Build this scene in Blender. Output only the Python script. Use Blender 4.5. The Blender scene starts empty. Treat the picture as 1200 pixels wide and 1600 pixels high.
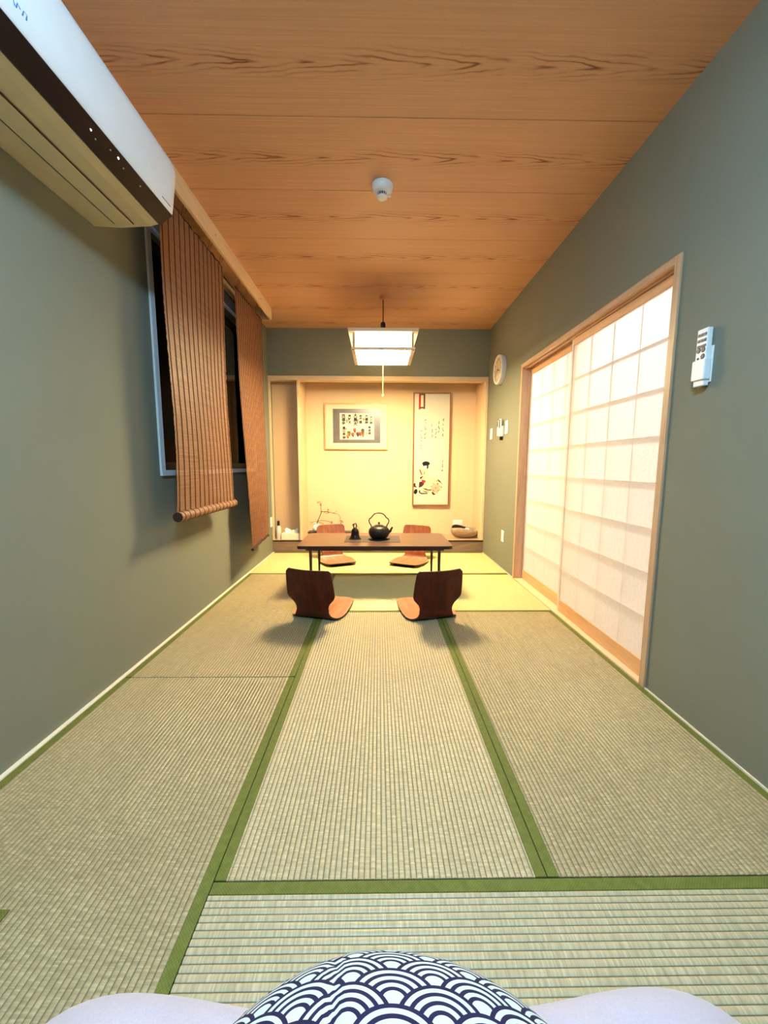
import bpy, bmesh, math, random
from mathutils import Vector, Matrix
S = bpy.context.scene
C = S.collection
PI = math.pi
rnd = random.Random(7)

# ------------------------------------------------------------------ camera, world, exposure, lights
F_PX, PITCH, YAW, ROLL, CAM_H = 604.87, .1193, .0141, .0031, 1.0816
cam_data = bpy.data.cameras.new('camera')
cam_data.sensor_fit = 'VERTICAL'
cam_data.sensor_height = 32.0
cam_data.lens = F_PX * 32.0 / 1600
cam_data.clip_start = .02
cam = bpy.data.objects.new('camera', cam_data)
C.objects.link(cam)
cy, sy, cp, sp, cr, sr = math.cos(YAW), math.sin(YAW), math.cos(PITCH), math.sin(PITCH), math.cos(ROLL), math.sin(ROLL)
fwd = Vector((sy*cp, cy*cp, -sp)); rt = Vector((cy, -sy, 0)); up = rt.cross(fwd)
r2 = cr*rt + sr*up; u2 = -sr*rt + cr*up
cam.matrix_world = Matrix(((r2.x, u2.x, -fwd.x, 0), (r2.y, u2.y, -fwd.y, 0), (r2.z, u2.z, -fwd.z, CAM_H), (0, 0, 0, 1)))
S.camera = cam
W = bpy.data.worlds.new('night'); S.world = W; W.use_nodes = True
W.node_tree.nodes['Background'].inputs[0].default_value = (.004, .005, .008, 1)
W.node_tree.nodes['Background'].inputs[1].default_value = 1
S.view_settings.view_transform = 'Standard'
S.view_settings.look = 'None'
S.view_settings.exposure = 0.0
S.view_settings.gamma = 1.0
S.view_settings.use_curve_mapping = False
S.cycles.max_bounces = 8
S.cycles.diffuse_bounces = 5
S.cycles.caustics_reflective = False
S.cycles.caustics_refractive = False

PENDANT = 195.0          # radiance of the pendant's diffuser
PENDANT_SIDE = 18.0
PENDANT_COL = (1.0, .79, .43)
NEAR_LAMP = 205.0        # radiance of the cool ceiling light above the camera
NEAR_COL = (.43, .74, 1.0)
HALL_W = 23.0          # watts of the hallway lamp behind the paper doors
HALL_COL = (1.0, .92, .89)

def area_light(name, loc, target, size, power, col, size_y=None):
    d = bpy.data.lights.new(name, 'AREA'); d.energy = power; d.color = col
    d.size = size
    if size_y: d.shape = 'RECTANGLE'; d.size_y = size_y
    o = bpy.data.objects.new(name, d); C.objects.link(o); o.location = loc
    o.rotation_euler = (Vector(target)-Vector(loc)).to_track_quat('-Z', 'Y').to_euler()
    return o
area_light('hallway_lamp', (2.25, 1.95, 2.25), (1.4, 2.6, 1.0), .35, HALL_W, HALL_COL)
area_light('hallway_lamp', (2.35, 3.9, 2.2), (1.4, 3.2, 1.0), .35, HALL_W*.8, HALL_COL)

# ------------------------------------------------------------------ room measures (metres)
XL, XR, H, YB = -1.3193, 1.3139, 2.677, 4.772
YN = -1.3            # wall behind the camera
YREC = 5.2           # back of the alcove
ZP = .154            # top of the alcove platform

# ------------------------------------------------------------------ materials
def s2l(c): return tuple(((v/255)/12.92 if v/255 <= .04045 else ((v/255+.055)/1.055)**2.4) for v in c)
class NT:
    def __init__(s, name):
        s.m = bpy.data.materials.new(name); s.m.use_nodes = True; s.t = s.m.node_tree; s.n = s.t.nodes
        s.b = s.n['Principled BSDF']; s.out = s.n['Material Output']
    def new(s, typ, **k):
        n = s.n.new(typ)
        for a, v in k.items():
            if hasattr(n, a): setattr(n, a, v)
        return n
    def lk(s, a, b): s.t.links.new(a, b)
    def math(s, op, a, b=None, c=None):
        n = s.n.new('ShaderNodeMath'); n.operation = op
        for i, v in enumerate((a, b, c)):
            if v is None: continue
            if isinstance(v, (int, float)): n.inputs[i].default_value = v
            else: s.lk(v, n.inputs[i])
        return n.outputs[0]
    def coords(s, scale=(1, 1, 1), kind='Object', rot=(0, 0, 0), loc=(0, 0, 0)):
        tc = s.n.new('ShaderNodeTexCoord'); mp = s.n.new('ShaderNodeMapping')
        mp.inputs['Scale'].default_value = scale; mp.inputs['Rotation'].default_value = rot; mp.inputs['Location'].default_value = loc
        s.lk(tc.outputs[kind], mp.inputs[0]); return mp.outputs[0]
    def noise(s, vec, scale, detail=3, rough=.5, dist=0):
        n = s.n.new('ShaderNodeTexNoise'); n.inputs['Scale'].default_value = scale; n.inputs['Detail'].default_value = detail
        n.inputs['Roughness'].default_value = rough; n.inputs['Distortion'].default_value = dist
        s.lk(vec, n.inputs['Vector']); return n.outputs['Fac']
    def ramp(s, fac, stops):
        n = s.n.new('ShaderNodeValToRGB'); e = n.color_ramp.elements
        while len(e) < len(stops): e.new(.5)
        for i, (p, c) in enumerate(stops): e[i].position = p; e[i].color = (*c, 1)
        s.lk(fac, n.inputs[0]); return n.outputs[0]
    def mix(s, fac, a, b, mode='MIX'):
        n = s.n.new('ShaderNodeMix'); n.data_type = 'RGBA'; n.blend_type = mode
        for i, v in ((0, fac), (6, a), (7, b)):
            if isinstance(v, (int, float)): n.inputs[i].default_value = v
            elif isinstance(v, tuple): n.inputs[i].default_value = (*v, 1)
            else: s.lk(v, n.inputs[i])
        return n.outputs[2]
    def bump(s, h, strength=.3, dist=.002):
        n = s.n.new('ShaderNodeBump'); n.inputs['Strength'].default_value = strength; n.inputs['Distance'].default_value = dist
        s.lk(h, n.inputs['Height']); s.lk(n.outputs[0], s.b.inputs['Normal'])
    def set(s, col=None, rough=.6, metal=0, spec=None, coat=None):
        if col is not None:
            if isinstance(col, tuple): s.b.inputs['Base Color'].default_value = (*col, 1)
            else: s.lk(col, s.b.inputs['Base Color'])
        s.b.inputs['Roughness'].default_value = rough; s.b.inputs['Metallic'].default_value = metal
        if spec is not None: s.b.inputs['Specular IOR Level'].default_value = spec
        if coat is not None: s.b.inputs['Coat Weight'].default_value = coat; s.b.inputs['Coat Roughness'].default_value = .15
        return s.m

def plain(name, rgb, rough=.5, metal=0, vary=.06, scale=30, spec=None, coat=None, bump=0):
    t = NT(name); c = s2l(rgb)
    f = t.noise(t.coords(), scale, 3)
    lo = tuple(v*(1-vary) for v in c); hi = tuple(min(1, v*(1+vary)) for v in c)
    m = t.set(t.ramp(f, [(.3, lo), (.7, hi)]), rough, metal, spec, coat)
    if bump: t.bump(f, bump, .001)
    return m

def wood(name, a, b, axis='Y', freq=14, rough=.45, coat=None, spec=None, stretch=12, dist=1.5):
    """straight-to-wavy grain running along the given axis"""
    t = NT(name)
    sc = {'X': (1, stretch, stretch), 'Y': (stretch, 1, stretch), 'Z': (stretch, stretch, 1)}[axis]
    v = t.coords(sc)
    n1 = t.noise(v, freq/8, 4, .55, dist); n2 = t.noise(v, freq, 3, .6, .2)
    f = t.math('ADD', t.math('MULTIPLY', n1, .65), t.math('MULTIPLY', n2, .35))
    m = t.set(t.ramp(f, [(.32, s2l(a)), (.66, s2l(b))]), rough, 0, spec, coat)
    t.bump(n2, .08, .0006)
    return m

def mat_wall(name, rgb, vary=.10, b=.35):
    t = NT(name); c = s2l(rgb); v = t.coords()
    n = t.noise(v, 420, 2, .7); n2 = t.noise(v, 3, 2)
    f = t.math('ADD', t.math('MULTIPLY', n, .8), t.math('MULTIPLY', n2, .2))
    m = t.set(t.ramp(f, [(.3, tuple(x*(1-vary) for x in c)), (.7, tuple(x*(1+vary) for x in c))]), .9, 0, .2)
    t.bump(n, b, .0012); return m

M = {}
M['wall'] = mat_wall('sage_wall_cloth', (124, 125, 110))
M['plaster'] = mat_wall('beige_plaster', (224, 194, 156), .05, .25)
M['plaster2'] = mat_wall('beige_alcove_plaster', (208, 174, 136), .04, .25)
M['pale'] = wood('pale_cypress_y', (214, 184, 142), (232, 206, 166), 'Y')
M['pale2'] = wood('pale_strip_wood', (232, 214, 184), (244, 230, 204), 'Y')
M['palez'] = wood('pale_cypress_z', (214, 184, 142), (232, 206, 166), 'Z')
M['palex'] = wood('pale_cypress_x', (214, 184, 142), (232, 206, 166), 'X')
M['rail'] = wood('door_rail_wood', (206, 150, 104), (228, 180, 130), 'Y')
M['stile'] = wood('door_stile_wood', (222, 196, 178), (236, 212, 196), 'Z')
M['frame'] = wood('door_frame_wood', (176, 140, 108), (204, 168, 134), 'Z')
M['framey'] = wood('door_head_wood', (176, 140, 108), (204, 168, 134), 'Y')
M['walnut'] = wood('walnut_table_top', (74, 48, 36), (100, 68, 52), 'X', 16, .32, None, .5, 14, .8)
M['darkwood'] = wood('dark_table_wood', (34, 16, 12), (58, 30, 22), 'Z', 14, .4)
M['edge'] = plain('dark_table_edge', (30, 16, 14), .4)
M['plat'] = wood('platform_front_oak', (112, 88, 70), (150, 122, 96), 'X', 12, .5, None, None, 9, 2)
M['plattop'] = wood('platform_top_oak', (168, 134, 104), (196, 162, 128), 'X', 12, .4)
M['seatwood'] = wood('bentwood_inner_veneer', (160, 100, 68), (206, 148, 108), 'Y', 9, .3, .3, None, 5, 3.0)
M['backwood'] = wood('bentwood_outer_veneer', (50, 16, 8), (86, 34, 18), 'Z', 9, .5, None, .25, 5, 3.0)
M['backinner'] = wood('bentwood_back_inner_veneer', (104, 54, 34), (146, 84, 56), 'Z', 9, .3, .3, None, 5, 3.0)
M['iron'] = plain('cast_iron', (44, 38, 34), .42, .6, .3, 90, None, None, .5)
M['bronze'] = plain('dark_bronze', (46, 38, 32), .3, .8, .2, 60)
M['black'] = plain('black_plastic', (16, 14, 16), .35)
M['blackband'] = plain('glossy_black_band', (12, 10, 22), .3, 0, .05, 20, .25)
M['white'] = plain('white_plastic', (226, 228, 230), .35, 0, .01)
M['acwhite'] = plain('ac_white_panel', (232, 236, 240), .3, 0, .01, 20, .5)
M['accream'] = plain('ac_cream_underside', (206, 196, 160), .5, 0, .03, 12)
M['whitemetal'] = plain('white_painted_metal', (216, 220, 226), .4, 0, .01)
M['grey'] = plain('grey_plastic', (150, 152, 160), .4, 0, .02)
M['navy'] = plain('navy_button', (22, 24, 66), .4, 0, .02)
M['blueprint'] = plain('blue_print', (20, 110, 170), .4)
M['inkblack'] = plain('black_ink', (5, 4, 4), .9)
M['inkred'] = plain('red_ink', (176, 30, 22), .8)
M['inkpink'] = plain('pink_ink', (206, 86, 70), .8)
M['inkgreen'] = plain('olive_ink', (88, 98, 36), .8)
M['inkgold'] = plain('gold_ink', (186, 116, 40), .8)
M['inkplum'] = plain('plum_ink', (72, 16, 38), .8)
M['inkcream'] = plain('cream_ink', (214, 198, 162), .8)
M['inkgrey'] = plain('grey_ink', (84, 66, 56), .8)
M['artpaper'] = plain('ivory_print_paper', (206, 198, 178), .7, 0, .01)
M['paperwhite'] = plain('white_art_paper', (244, 238, 224), .7, 0, .01)
M['matboard'] = plain('cream_mat_board', (214, 196, 166), .7, 0, .01)
M['silk'] = plain('grey_silk_mount', (104, 96, 90), .3, .1, .1, 8)
M['goldwood'] = wood('gold_brown_frame', (120, 76, 30), (156, 104, 48), 'Z', 14, .4)
M['oakframe'] = wood('light_oak_frame', (196, 148, 96), (222, 176, 122), 'X', 14, .4)
M['ceramic'] = plain('white_ceramic', (236, 232, 222), .25, 0, .03, 10)
M['twig'] = plain('brown_twig', (48, 32, 16), .7)
M['petal'] = plain('dusty_red_blossom', (140, 40, 32), .6, 0, .2, 60)
M['bud'] = plain('yellow_bud', (180, 140, 50), .6)
M['drift'] = wood('grey_driftwood', (120, 98, 78), (186, 160, 130), 'X', 10, .6, None, None, 6, 3)
M['string'] = plain('pale_cord', (226, 206, 150), .7)
M['darkcord'] = plain('brown_cord', (84, 34, 22), .6)
M['rose'] = plain('ceiling_rose_plastic', (216, 150, 110), .5)
M['threads'] = plain('dark_red_thread', (84, 34, 20), .8)
M['hem'] = plain('dark_hem_tape', (50, 26, 18), .8)
M['green'] = None
M['label'] = plain('bottle_label', (214, 206, 196), .4, 0, .1, 80)
M['tissue'] = plain('white_tissue', (246, 244, 238), .8, 0, .01)
M['cardbox'] = plain('cream_box_card', (238, 228, 200), .6, 0, .02)
M['sashdark'] = plain('dark_bronze_sash', (26, 20, 18), .35, .4)
M['clockface'] = plain('clock_face_paper', (222, 206, 176), .6, 0, .01)
M['stripmat'] = None

t = NT('green_border_cloth')
v = t.coords((1, 1, 1)); ck = t.new('ShaderNodeTexChecker'); t.lk(v, ck.inputs[0]); ck.inputs['Scale'].default_value = 260
ck.inputs[1].default_value = (*s2l((88, 92, 24)), 1); ck.inputs[2].default_value = (*s2l((110, 112, 42)), 1)
n = t.noise(v, 60, 2)
t.set(t.mix(.35, ck.outputs[0], t.ramp(n, [(.3, s2l((78, 82, 18))), (.7, s2l((116, 118, 46)))])), .8)
M['green'] = t.m

for rush_key, rush_name, rush_ramp in (('rush', 'woven_rush', [(.30, s2l((124, 108, 76))), (.5, s2l((158, 141, 104))), (.70, s2l((196, 178, 138)))]), ('rushsheen', 'sheen_woven_rush', [(.28, s2l((146, 130, 98))), (.5, s2l((180, 163, 126))), (.70, s2l((212, 194, 156)))]), ('rushlit', 'lit_yellow_woven_rush', [(.27, s2l((186, 170, 106))), (.5, s2l((206, 192, 130))), (.73, s2l((222, 210, 152)))])):  # paler and yellower variants carry light reflected off the weave in their colour
  t = NT(rush_name)       # rush lies across the mat (local x), warp grooves run along local y every 20 mm
  tc = t.n.new('ShaderNodeTexCoord'); sx = t.n.new('ShaderNodeSeparateXYZ'); t.lk(tc.outputs['Object'], sx.inputs[0])
  X, Y = sx.outputs[0], sx.outputs[1]
  cx = t.math('FLOOR', t.math('DIVIDE', X, .0155))
  cell = t.new('ShaderNodeCombineXYZ'); t.lk(t.math('MULTIPLY', cx, 7.31), cell.inputs[0]); t.lk(t.math('MULTIPLY', Y, 150), cell.inputs[1])
  nf = t.noise(cell.outputs[0], 1.0, 2, .6)
  cell2 = t.new('ShaderNodeCombineXYZ'); t.lk(t.math('MULTIPLY', X, 9), cell2.inputs[0]); t.lk(t.math('MULTIPLY', Y, 420), cell2.inputs[1])
  nb = t.noise(cell2.outputs[0], 1.0, 3, .6)
  big = t.noise(t.coords((1, 1, 1)), 2.2, 2)
  f = t.math('ADD', t.math('MULTIPLY', nf, .55), t.math('ADD', t.math('MULTIPLY', nb, .33), t.math('MULTIPLY', big, .12)))
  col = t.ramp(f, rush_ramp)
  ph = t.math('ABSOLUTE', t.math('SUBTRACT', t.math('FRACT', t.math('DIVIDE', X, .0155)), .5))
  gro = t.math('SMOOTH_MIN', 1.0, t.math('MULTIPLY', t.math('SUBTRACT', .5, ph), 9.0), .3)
  t.set(t.mix(gro, s2l((84, 74, 50)), col), .45, 0, .45)  # shade of the grooves is mixed into the colour
  t.bump(f, .5, .0015)
  M[rush_key] = t.m

t = NT('printed_cedar_ceiling')   # printed cathedral figure down the middle of each board
tc = t.n.new('ShaderNodeTexCoord'); sx = t.n.new('ShaderNodeSeparateXYZ'); t.lk(tc.outputs['Object'], sx.inputs[0])
X, Y = sx.outputs[0], sx.outputs[1]
wob = t.noise(t.coords((2.2, 3, 1)), 1.6, 3, .6)
wob2 = t.noise(t.coords((1.6, 9, 1)), 2.0, 3, .5)
yc = t.math('ADD', Y, t.math('MULTIPLY', t.math('SUBTRACT', wob, .5), .05))
par = t.math('MULTIPLY', t.math('POWER', t.math('ABSOLUTE', yc), 1.3), 105)
ph = t.math('ADD', t.math('ADD', t.math('MULTIPLY', X, 4.2), par), t.math('MULTIPLY', wob2, 1.5))
line = t.math('POWER', t.math('ABSOLUTE', t.math('SINE', t.math('MULTIPLY', ph, PI))), 9)
fade = t.math('SUBTRACT', 1, t.math('MULTIPLY', t.math('ABSOLUTE', yc), 14)); fade = t.math('MAXIMUM', fade, 0)
breakup = t.ramp(t.noise(t.coords((3, 8, 1)), 1.4, 2), [(.40, (0, 0, 0)), (.56, (1, 1, 1))])
mark = t.math('MULTIPLY', t.math('MULTIPLY', line, fade), breakup)
st = t.noise(t.coords((1.2, 130, 1)), 1.0, 4, .6)
fine = t.noise(t.coords((30, 300, 1)), 3.0, 2, .6)
base = t.ramp(t.math('ADD', t.math('MULTIPLY', st, .6), t.math('MULTIPLY', fine, .4)), [(.34, s2l((192, 146, 112))), (.66, s2l((212, 168, 134)))])
t.set(t.mix(mark, base, s2l((112, 62, 32))), .55, 0, .3)
t.bump(fine, .25, .0005)
M['ceil'] = t.m

t = NT('bamboo_reed')
v = t.coords((1, 3, 260)); n = t.noise(v, 1.0, 2, .6)
t.set(t.ramp(n, [(.3, s2l((108, 72, 48))), (.7, s2l((158, 110, 76)))]), .55)
M['reed'] = t.m

t = NT('shoji_paper')
n = t.noise(t.coords((1, 1, 1)), 60, 4, .7)
col = t.ramp(n, [(.3, s2l((240, 232, 222))), (.7, s2l((250, 246, 240)))])
d1 = t.new('ShaderNodeBsdfDiffuse'); t.lk(col, d1.inputs[0]); tr = t.new('ShaderNodeBsdfTranslucent'); t.lk(col, tr.inputs[0])
mx = t.new('ShaderNodeMixShader'); mx.inputs[0].default_value = .5; t.lk(d1.outputs[0], mx.inputs[1]); t.lk(tr.outputs[0], mx.inputs[2])
t.lk(mx.outputs[0], t.out.inputs[0]); M['paper'] = t.m

t = NT('window_glass')
gl = t.new('ShaderNodeBsdfGlossy'); gl.inputs['Roughness'].default_value = .02; tp = t.new('ShaderNodeBsdfTransparent')
fr = t.new('ShaderNodeFresnel'); fr.inputs[0].default_value = 1.5; mx = t.new('ShaderNodeMixShader')
t.lk(fr.outputs[0], mx.inputs[0]); t.lk(tp.outputs[0], mx.inputs[1]); t.lk(gl.outputs[0], mx.inputs[2]); t.lk(mx.outputs[0], t.out.inputs[0])
M['glass'] = t.m

def emis(name, col, strength):
    t = NT(name); t.b.inputs['Base Color'].default_value = (.8, .8, .8, 1)
    t.b.inputs['Emission Color'].default_value = (*col, 1); t.b.inputs['Emission Strength'].default_value = strength
    return t.m
M['lampglow'] = emis('lit_acrylic_diffuser', PENDANT_COL, PENDANT)
M['lampside'] = emis('lit_lamp_paper', PENDANT_COL, PENDANT_SIDE)
M['nearglow'] = emis('lit_cool_dome', NEAR_COL, NEAR_LAMP)
M['led'] = emis('pilot_light', (.9, 1, .9), 1.5)

t = NT('lavender_cotton')
v = t.coords(); n = t.noise(v, 260, 2, .7); n2 = t.noise(v, 5, 3)
t.set(t.ramp(t.math('ADD', t.math('MULTIPLY', n, .5), t.math('MULTIPLY', n2, .5)), [(.3, s2l((176, 164, 176))), (.7, s2l((198, 186, 198)))]), .9)
t.b.inputs['Sheen Weight'].default_value = .4
t.bump(n, .3, .001); M['cotton'] = t.m

# seigaiha wave print, from the uv map in metres
t = NT('navy_wave_print_cotton')
tc = t.n.new('ShaderNodeTexCoord'); sx = t.n.new('ShaderNodeSeparateXYZ'); t.lk(tc.outputs['UV'], sx.inputs[0])
U, V = sx.outputs[0], sx.outputs[1]
R_, ST = .071, .038
kmin = t.math('ADD', t.math('FLOOR', t.math('DIVIDE', t.math('SUBTRACT', V, R_), ST)), 1)
q = None
for j in (4, 3, 2, 1, 0):
    k = t.math('ADD', kmin, j)
    par = t.math('SUBTRACT', k, t.math('MULTIPLY', t.math('FLOOR', t.math('MULTIPLY', k, .5)), 2))
    uu = t.math('ADD', t.math('ADD', U, t.math('MULTIPLY', par, R_)), 20*R_)
    uu = t.math('SUBTRACT', t.math('MULTIPLY', t.math('FRACT', t.math('DIVIDE', uu, 2*R_)), 2*R_), R_)
    dv = t.math('SUBTRACT', V, t.math('MULTIPLY', k, ST))
    d = t.math('DIVIDE', t.math('SQRT', t.math('ADD', t.math('MULTIPLY', uu, uu), t.math('MULTIPLY', dv, dv))), R_)
    if q is None: q = d
    else:
        ins = t.math('LESS_THAN', d, 1.0)
        q = t.math('ADD', t.math('MULTIPLY', d, ins), t.math('MULTIPLY', q, t.math('SUBTRACT', 1, ins)))
fr = t.math('FRACT', t.math('DIVIDE', t.math('SUBTRACT', 1.0, q), .215))
wh = t.math('MAXIMUM', t.math('GREATER_THAN', fr, .47), t.math('LESS_THAN', q, .15))
t.set(t.mix(wh, s2l((12, 10, 58)), s2l((208, 216, 214))), .85)
cl = t.noise(t.coords(), 300, 2); t.bump(cl, .25, .001); M['wave'] = t.m

# ------------------------------------------------------------------ helpers
def link(o, parent=None):
    C.objects.link(o)
    if parent is not None: o.parent = parent
    return o
def tag(o, label=None, cat=None, group=None, kind=None):
    if label: o['label'] = label
    if cat: o['category'] = cat
    if group: o['group'] = group
    if kind: o['kind'] = kind
    return o
def thing(name, loc, label, cat, group=None, rz=0):
    o = bpy.data.objects.new(name, None); o.empty_display_size = .05
    o.location = loc; o.rotation_euler = (0, 0, rz); C.objects.link(o)
    return tag(o, label, cat, group)
def box(bm, a, b, bevel=0, seg=2, mi=0):
    x0, y0, z0 = (min(a[i], b[i]) for i in range(3)); x1, y1, z1 = (max(a[i], b[i]) for i in range(3))
    vs = [bm.verts.new(p) for p in ((x0,y0,z0),(x1,y0,z0),(x1,y1,z0),(x0,y1,z0),(x0,y0,z1),(x1,y0,z1),(x1,y1,z1),(x0,y1,z1))]
    fs = [bm.faces.new([vs[i] for i in f]) for f in ((3,2,1,0),(4,5,6,7),(0,1,5,4),(1,2,6,5),(2,3,7,6),(3,0,4,7))]
    for f in fs: f.material_index = mi
    if bevel:
        es = {e for f in fs for e in f.edges}
        bmesh.ops.bevel(bm, geom=list(es), offset=bevel, segments=seg, affect='EDGES', profile=.5)
def lathe(bm, prof, n=24, c=(0, 0, 0), axis='Z', sx=1, sy=1):
    rings = []
    for r, z in prof:
        ring = []
        for i in range(n):
            a = 2*PI*i/n; p = (r*math.cos(a)*sx, r*math.sin(a)*sy, z)
            if axis == 'X': p = (p[2], p[0], p[1])
            if axis == 'Y': p = (p[0], p[2], p[1])
            ring.append(bm.verts.new((p[0]+c[0], p[1]+c[1], p[2]+c[2])))
        rings.append(ring)
    fs = []
    for a, b in zip(rings, rings[1:]):
        for i in range(n): fs.append(bm.faces.new((a[i], a[(i+1) % n], b[(i+1) % n], b[i])))
    if prof[0][0] > 1e-4: fs.append(bm.faces.new(rings[0][::-1]))
    if prof[-1][0] > 1e-4: fs.append(bm.faces.new(rings[-1]))
    return fs
def tube(bm, pts, r, n=8):
    pts = [Vector(p) for p in pts]; rings = []
    rr = r if isinstance(r, (list, tuple)) else [r]*len(pts)
    ref = Vector((0, 0, 1))
    for i, p in enumerate(pts):
        d = (pts[min(i+1, len(pts)-1)] - pts[max(i-1, 0)]).normalized()
        if abs(d.dot(ref)) > .95: ref = Vector((1, 0, 0)) if abs(d.x) < .9 else Vector((0, 1, 0))
        s = d.cross(ref).normalized(); u = s.cross(d)
        rings.append([bm.verts.new(p + (s*math.cos(2*PI*k/n) + u*math.sin(2*PI*k/n))*rr[i]) for k in range(n)])
    for a, b in zip(rings, rings[1:]):
        for i in range(n): bm.faces.new((a[i], a[(i+1) % n], b[(i+1) % n], b[i]))
    bm.faces.new(rings[0][::-1]); bm.faces.new(rings[-1])
def prism(bm, poly, axis, a, b, mi=0):
    """poly: 2D outline; axis 'Y': poly=(x,z) extruded a..b in y; 'Z': (x,y); 'X': (y,z)"""
    def P(p, t): return {'Y': (p[0], t, p[1]), 'Z': (p[0], p[1], t), 'X': (t, p[0], p[1])}[axis]
    v0 = [bm.verts.new(P(p, a)) for p in poly]; v1 = [bm.verts.new(P(p, b)) for p in poly]
    n = len(poly); fs = [bm.faces.new(v0[::-1]), bm.faces.new(v1)]
    for i in range(n): fs.append(bm.faces.new((v0[i], v0[(i+1) % n], v1[(i+1) % n], v1[i])))
    for f in fs: f.material_index = mi
    return fs
def obj(name, bm, mats, parent=None, smooth=False, loc=None, angle=40):
    if len(bm.faces): bmesh.ops.recalc_face_normals(bm, faces=bm.faces[:])
    me = bpy.data.meshes.new(name); bm.to_mesh(me); bm.free()
    for m in (mats if isinstance(mats, (list, tuple)) else [mats]): me.materials.append(m)
    if smooth:
        for p in me.polygons: p.use_smooth = True
        try: me.set_sharp_from_angle(angle=math.radians(angle))
        except Exception: pass
    o = bpy.data.objects.new(name, me)
    if loc is not None: o.location = loc
    return link(o, parent)
def B(*boxes, bevel=0):
    bm = bmesh.new()
    for a, b in boxes: box(bm, a, b, bevel)
    return bm
def struct(name, bm, m, parent=None, **k):
    o = obj(name, bm, m, parent, **k)
    if parent is None: o['kind'] = 'structure'
    return o
def instance(src, parent, loc=(0, 0, 0), rot=None, scale=None):
    o = src.copy(); C.objects.link(o); o.parent = parent; o.location = loc
    if rot: o.rotation_euler = rot
    if scale: o.scale = scale
    return o
def text(name, body, size, mat, parent, matrix, depth=.0004, align='CENTER', shear=0, spacing=1, bold=0):
    cu = bpy.data.curves.new(name, 'FONT'); cu.body = body; cu.size = size; cu.extrude = depth
    cu.align_x = align; cu.align_y = 'CENTER'; cu.shear = shear; cu.space_line = spacing; cu.resolution_u = 2; cu.offset = bold
    to = bpy.data.objects.new(name+'_tmp', cu); C.objects.link(to)
    dg = bpy.context.evaluated_depsgraph_get()
    me = bpy.data.meshes.new_from_object(to.evaluated_get(dg)); bpy.data.objects.remove(to); bpy.data.curves.remove(cu)
    me.name = name; me.materials.clear(); me.materials.append(mat)
    me.transform(matrix)
    return link(bpy.data.objects.new(name, me), parent)

# ------------------------------------------------------------------ room shell
TH = .16
struct('floor', B(((XL-.2, YN-.1, -.12), (XR+.3, YREC+.1, -.056))), M['plat'])
# left wall with the window opening
WY0, WY1, WZ0, WZ1 = 2.41, 4.16, 1.05, 2.42
x0, x1 = XL-.14, XL
struct('wall_left', B(((x0, YN, -.056), (x1, WY0, H)), ((x0, WY1, -.056), (x1, YREC+.1, H)), ((x0, WY0, -.056), (x1, WY1, WZ0)), ((x0, WY0, WZ1), (x1, WY1, H))), M['wall'])
DY0, DY1, DZ1 = 1.771, 3.66, 2.0
struct('wall_right', B(((XR, YN, -.056), (XR+TH, DY0, H)), ((XR, DY1, -.056), (XR+TH, YREC+.1, H)), ((XR, DY0, DZ1), (XR+TH, DY1, H)), ((XR, DY0, -.056), (XR+TH, DY1, -.012))), M['wall'])
struct('wall_front', B(((XL-.14, YN-.12, -.056), (XR+TH, YN, H))), M['wall'])
struct('wall_back', B(((XL, YB, 2.137), (XR, YB+.12, H))), M['wall'])
# alcove walls
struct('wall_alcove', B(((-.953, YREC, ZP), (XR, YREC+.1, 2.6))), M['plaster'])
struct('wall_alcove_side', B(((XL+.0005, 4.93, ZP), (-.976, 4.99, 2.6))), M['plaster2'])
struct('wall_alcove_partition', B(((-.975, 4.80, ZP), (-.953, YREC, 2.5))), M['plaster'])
struct('wall_alcove_right', B(((1.276, 4.80, ZP), (XR-.0005, YREC, 2.5))), M['plaster'])
struct('wall_alcove_top', B(((XL+.0005, YB+.12, 2.45), (XR-.0005, YREC, 2.55))), M['plaster'])
struct('trim_1', B(((XL+.001, YB-.012, 2.085), (XR-.001, YB+.10, 2.137)), bevel=.003), M['palex'])      # lintel
struct('trim_2', B(((-.978, YB-.004, ZP), (-.95, YB+.03, 2.085)), bevel=.002), M['palez'])                 # alcove post
struct('trim_3', B(((1.284, YB-.008, ZP), (XR-.001, YB+.03, 2.085)), bevel=.003), M['palez'])
struct('trim_4', B(((XL+.001, YB-.004, ZP), (-1.297, YB+.03, 2.085)), bevel=.002), M['palez'])
# platform of the alcove
pl = thing('alcove_platform', (0, YB, 0), 'low oak platform with dark front edge across the alcove floor behind the table', 'platform')
obj('front_panel', B(((XL+.001, 0, -.056), (XR-.001, .02, ZP-.016))), M['plat'], pl)
obj('top_board', B(((XL+.001, .0, ZP-.016), (XR-.001, YREC-YB, ZP)),), M['plattop'], pl)
obj('nosing', B(((XL+.001, -.004, ZP-.018), (XR-.001, .0, ZP-.001))), M['edge'], pl)
# ceiling: backing + boards
ce = struct('ceiling', B(((XL-.14, YN-.1, H+.006), (XR+TH, YREC+.1, H+.08))), M['black'])
bw = .4895
bm = B(((XL, -bw/2+.0015, 0), (XR, bw/2-.0015, .0055)))
first = obj('ceiling_board', bm, M['ceil'], ce, loc=(0, 0, 0))
ys = [4.4345+.4895/2-.015-i*bw for i in range(12)]
# seams measured at 4.412, 3.943, 3.449, 2.955, 2.474, 1.99, 1.51 ...
edges = [4.771, 4.42, 3.937, 3.446, 2.959, 2.474, 1.991, 1.508, 1.02, .53, .04, -.45, -.94, -1.3]
bpy.data.objects.remove(first)
for a, b in zip(edges, edges[1:]):
    bm = B(((XL, -(a-b)/2+.0018, 0), (XR, (a-b)/2-.0018, .0055)))
    obj('ceiling_board', bm, M['ceil'], ce, loc=(0, (a+b)/2, H))
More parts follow.
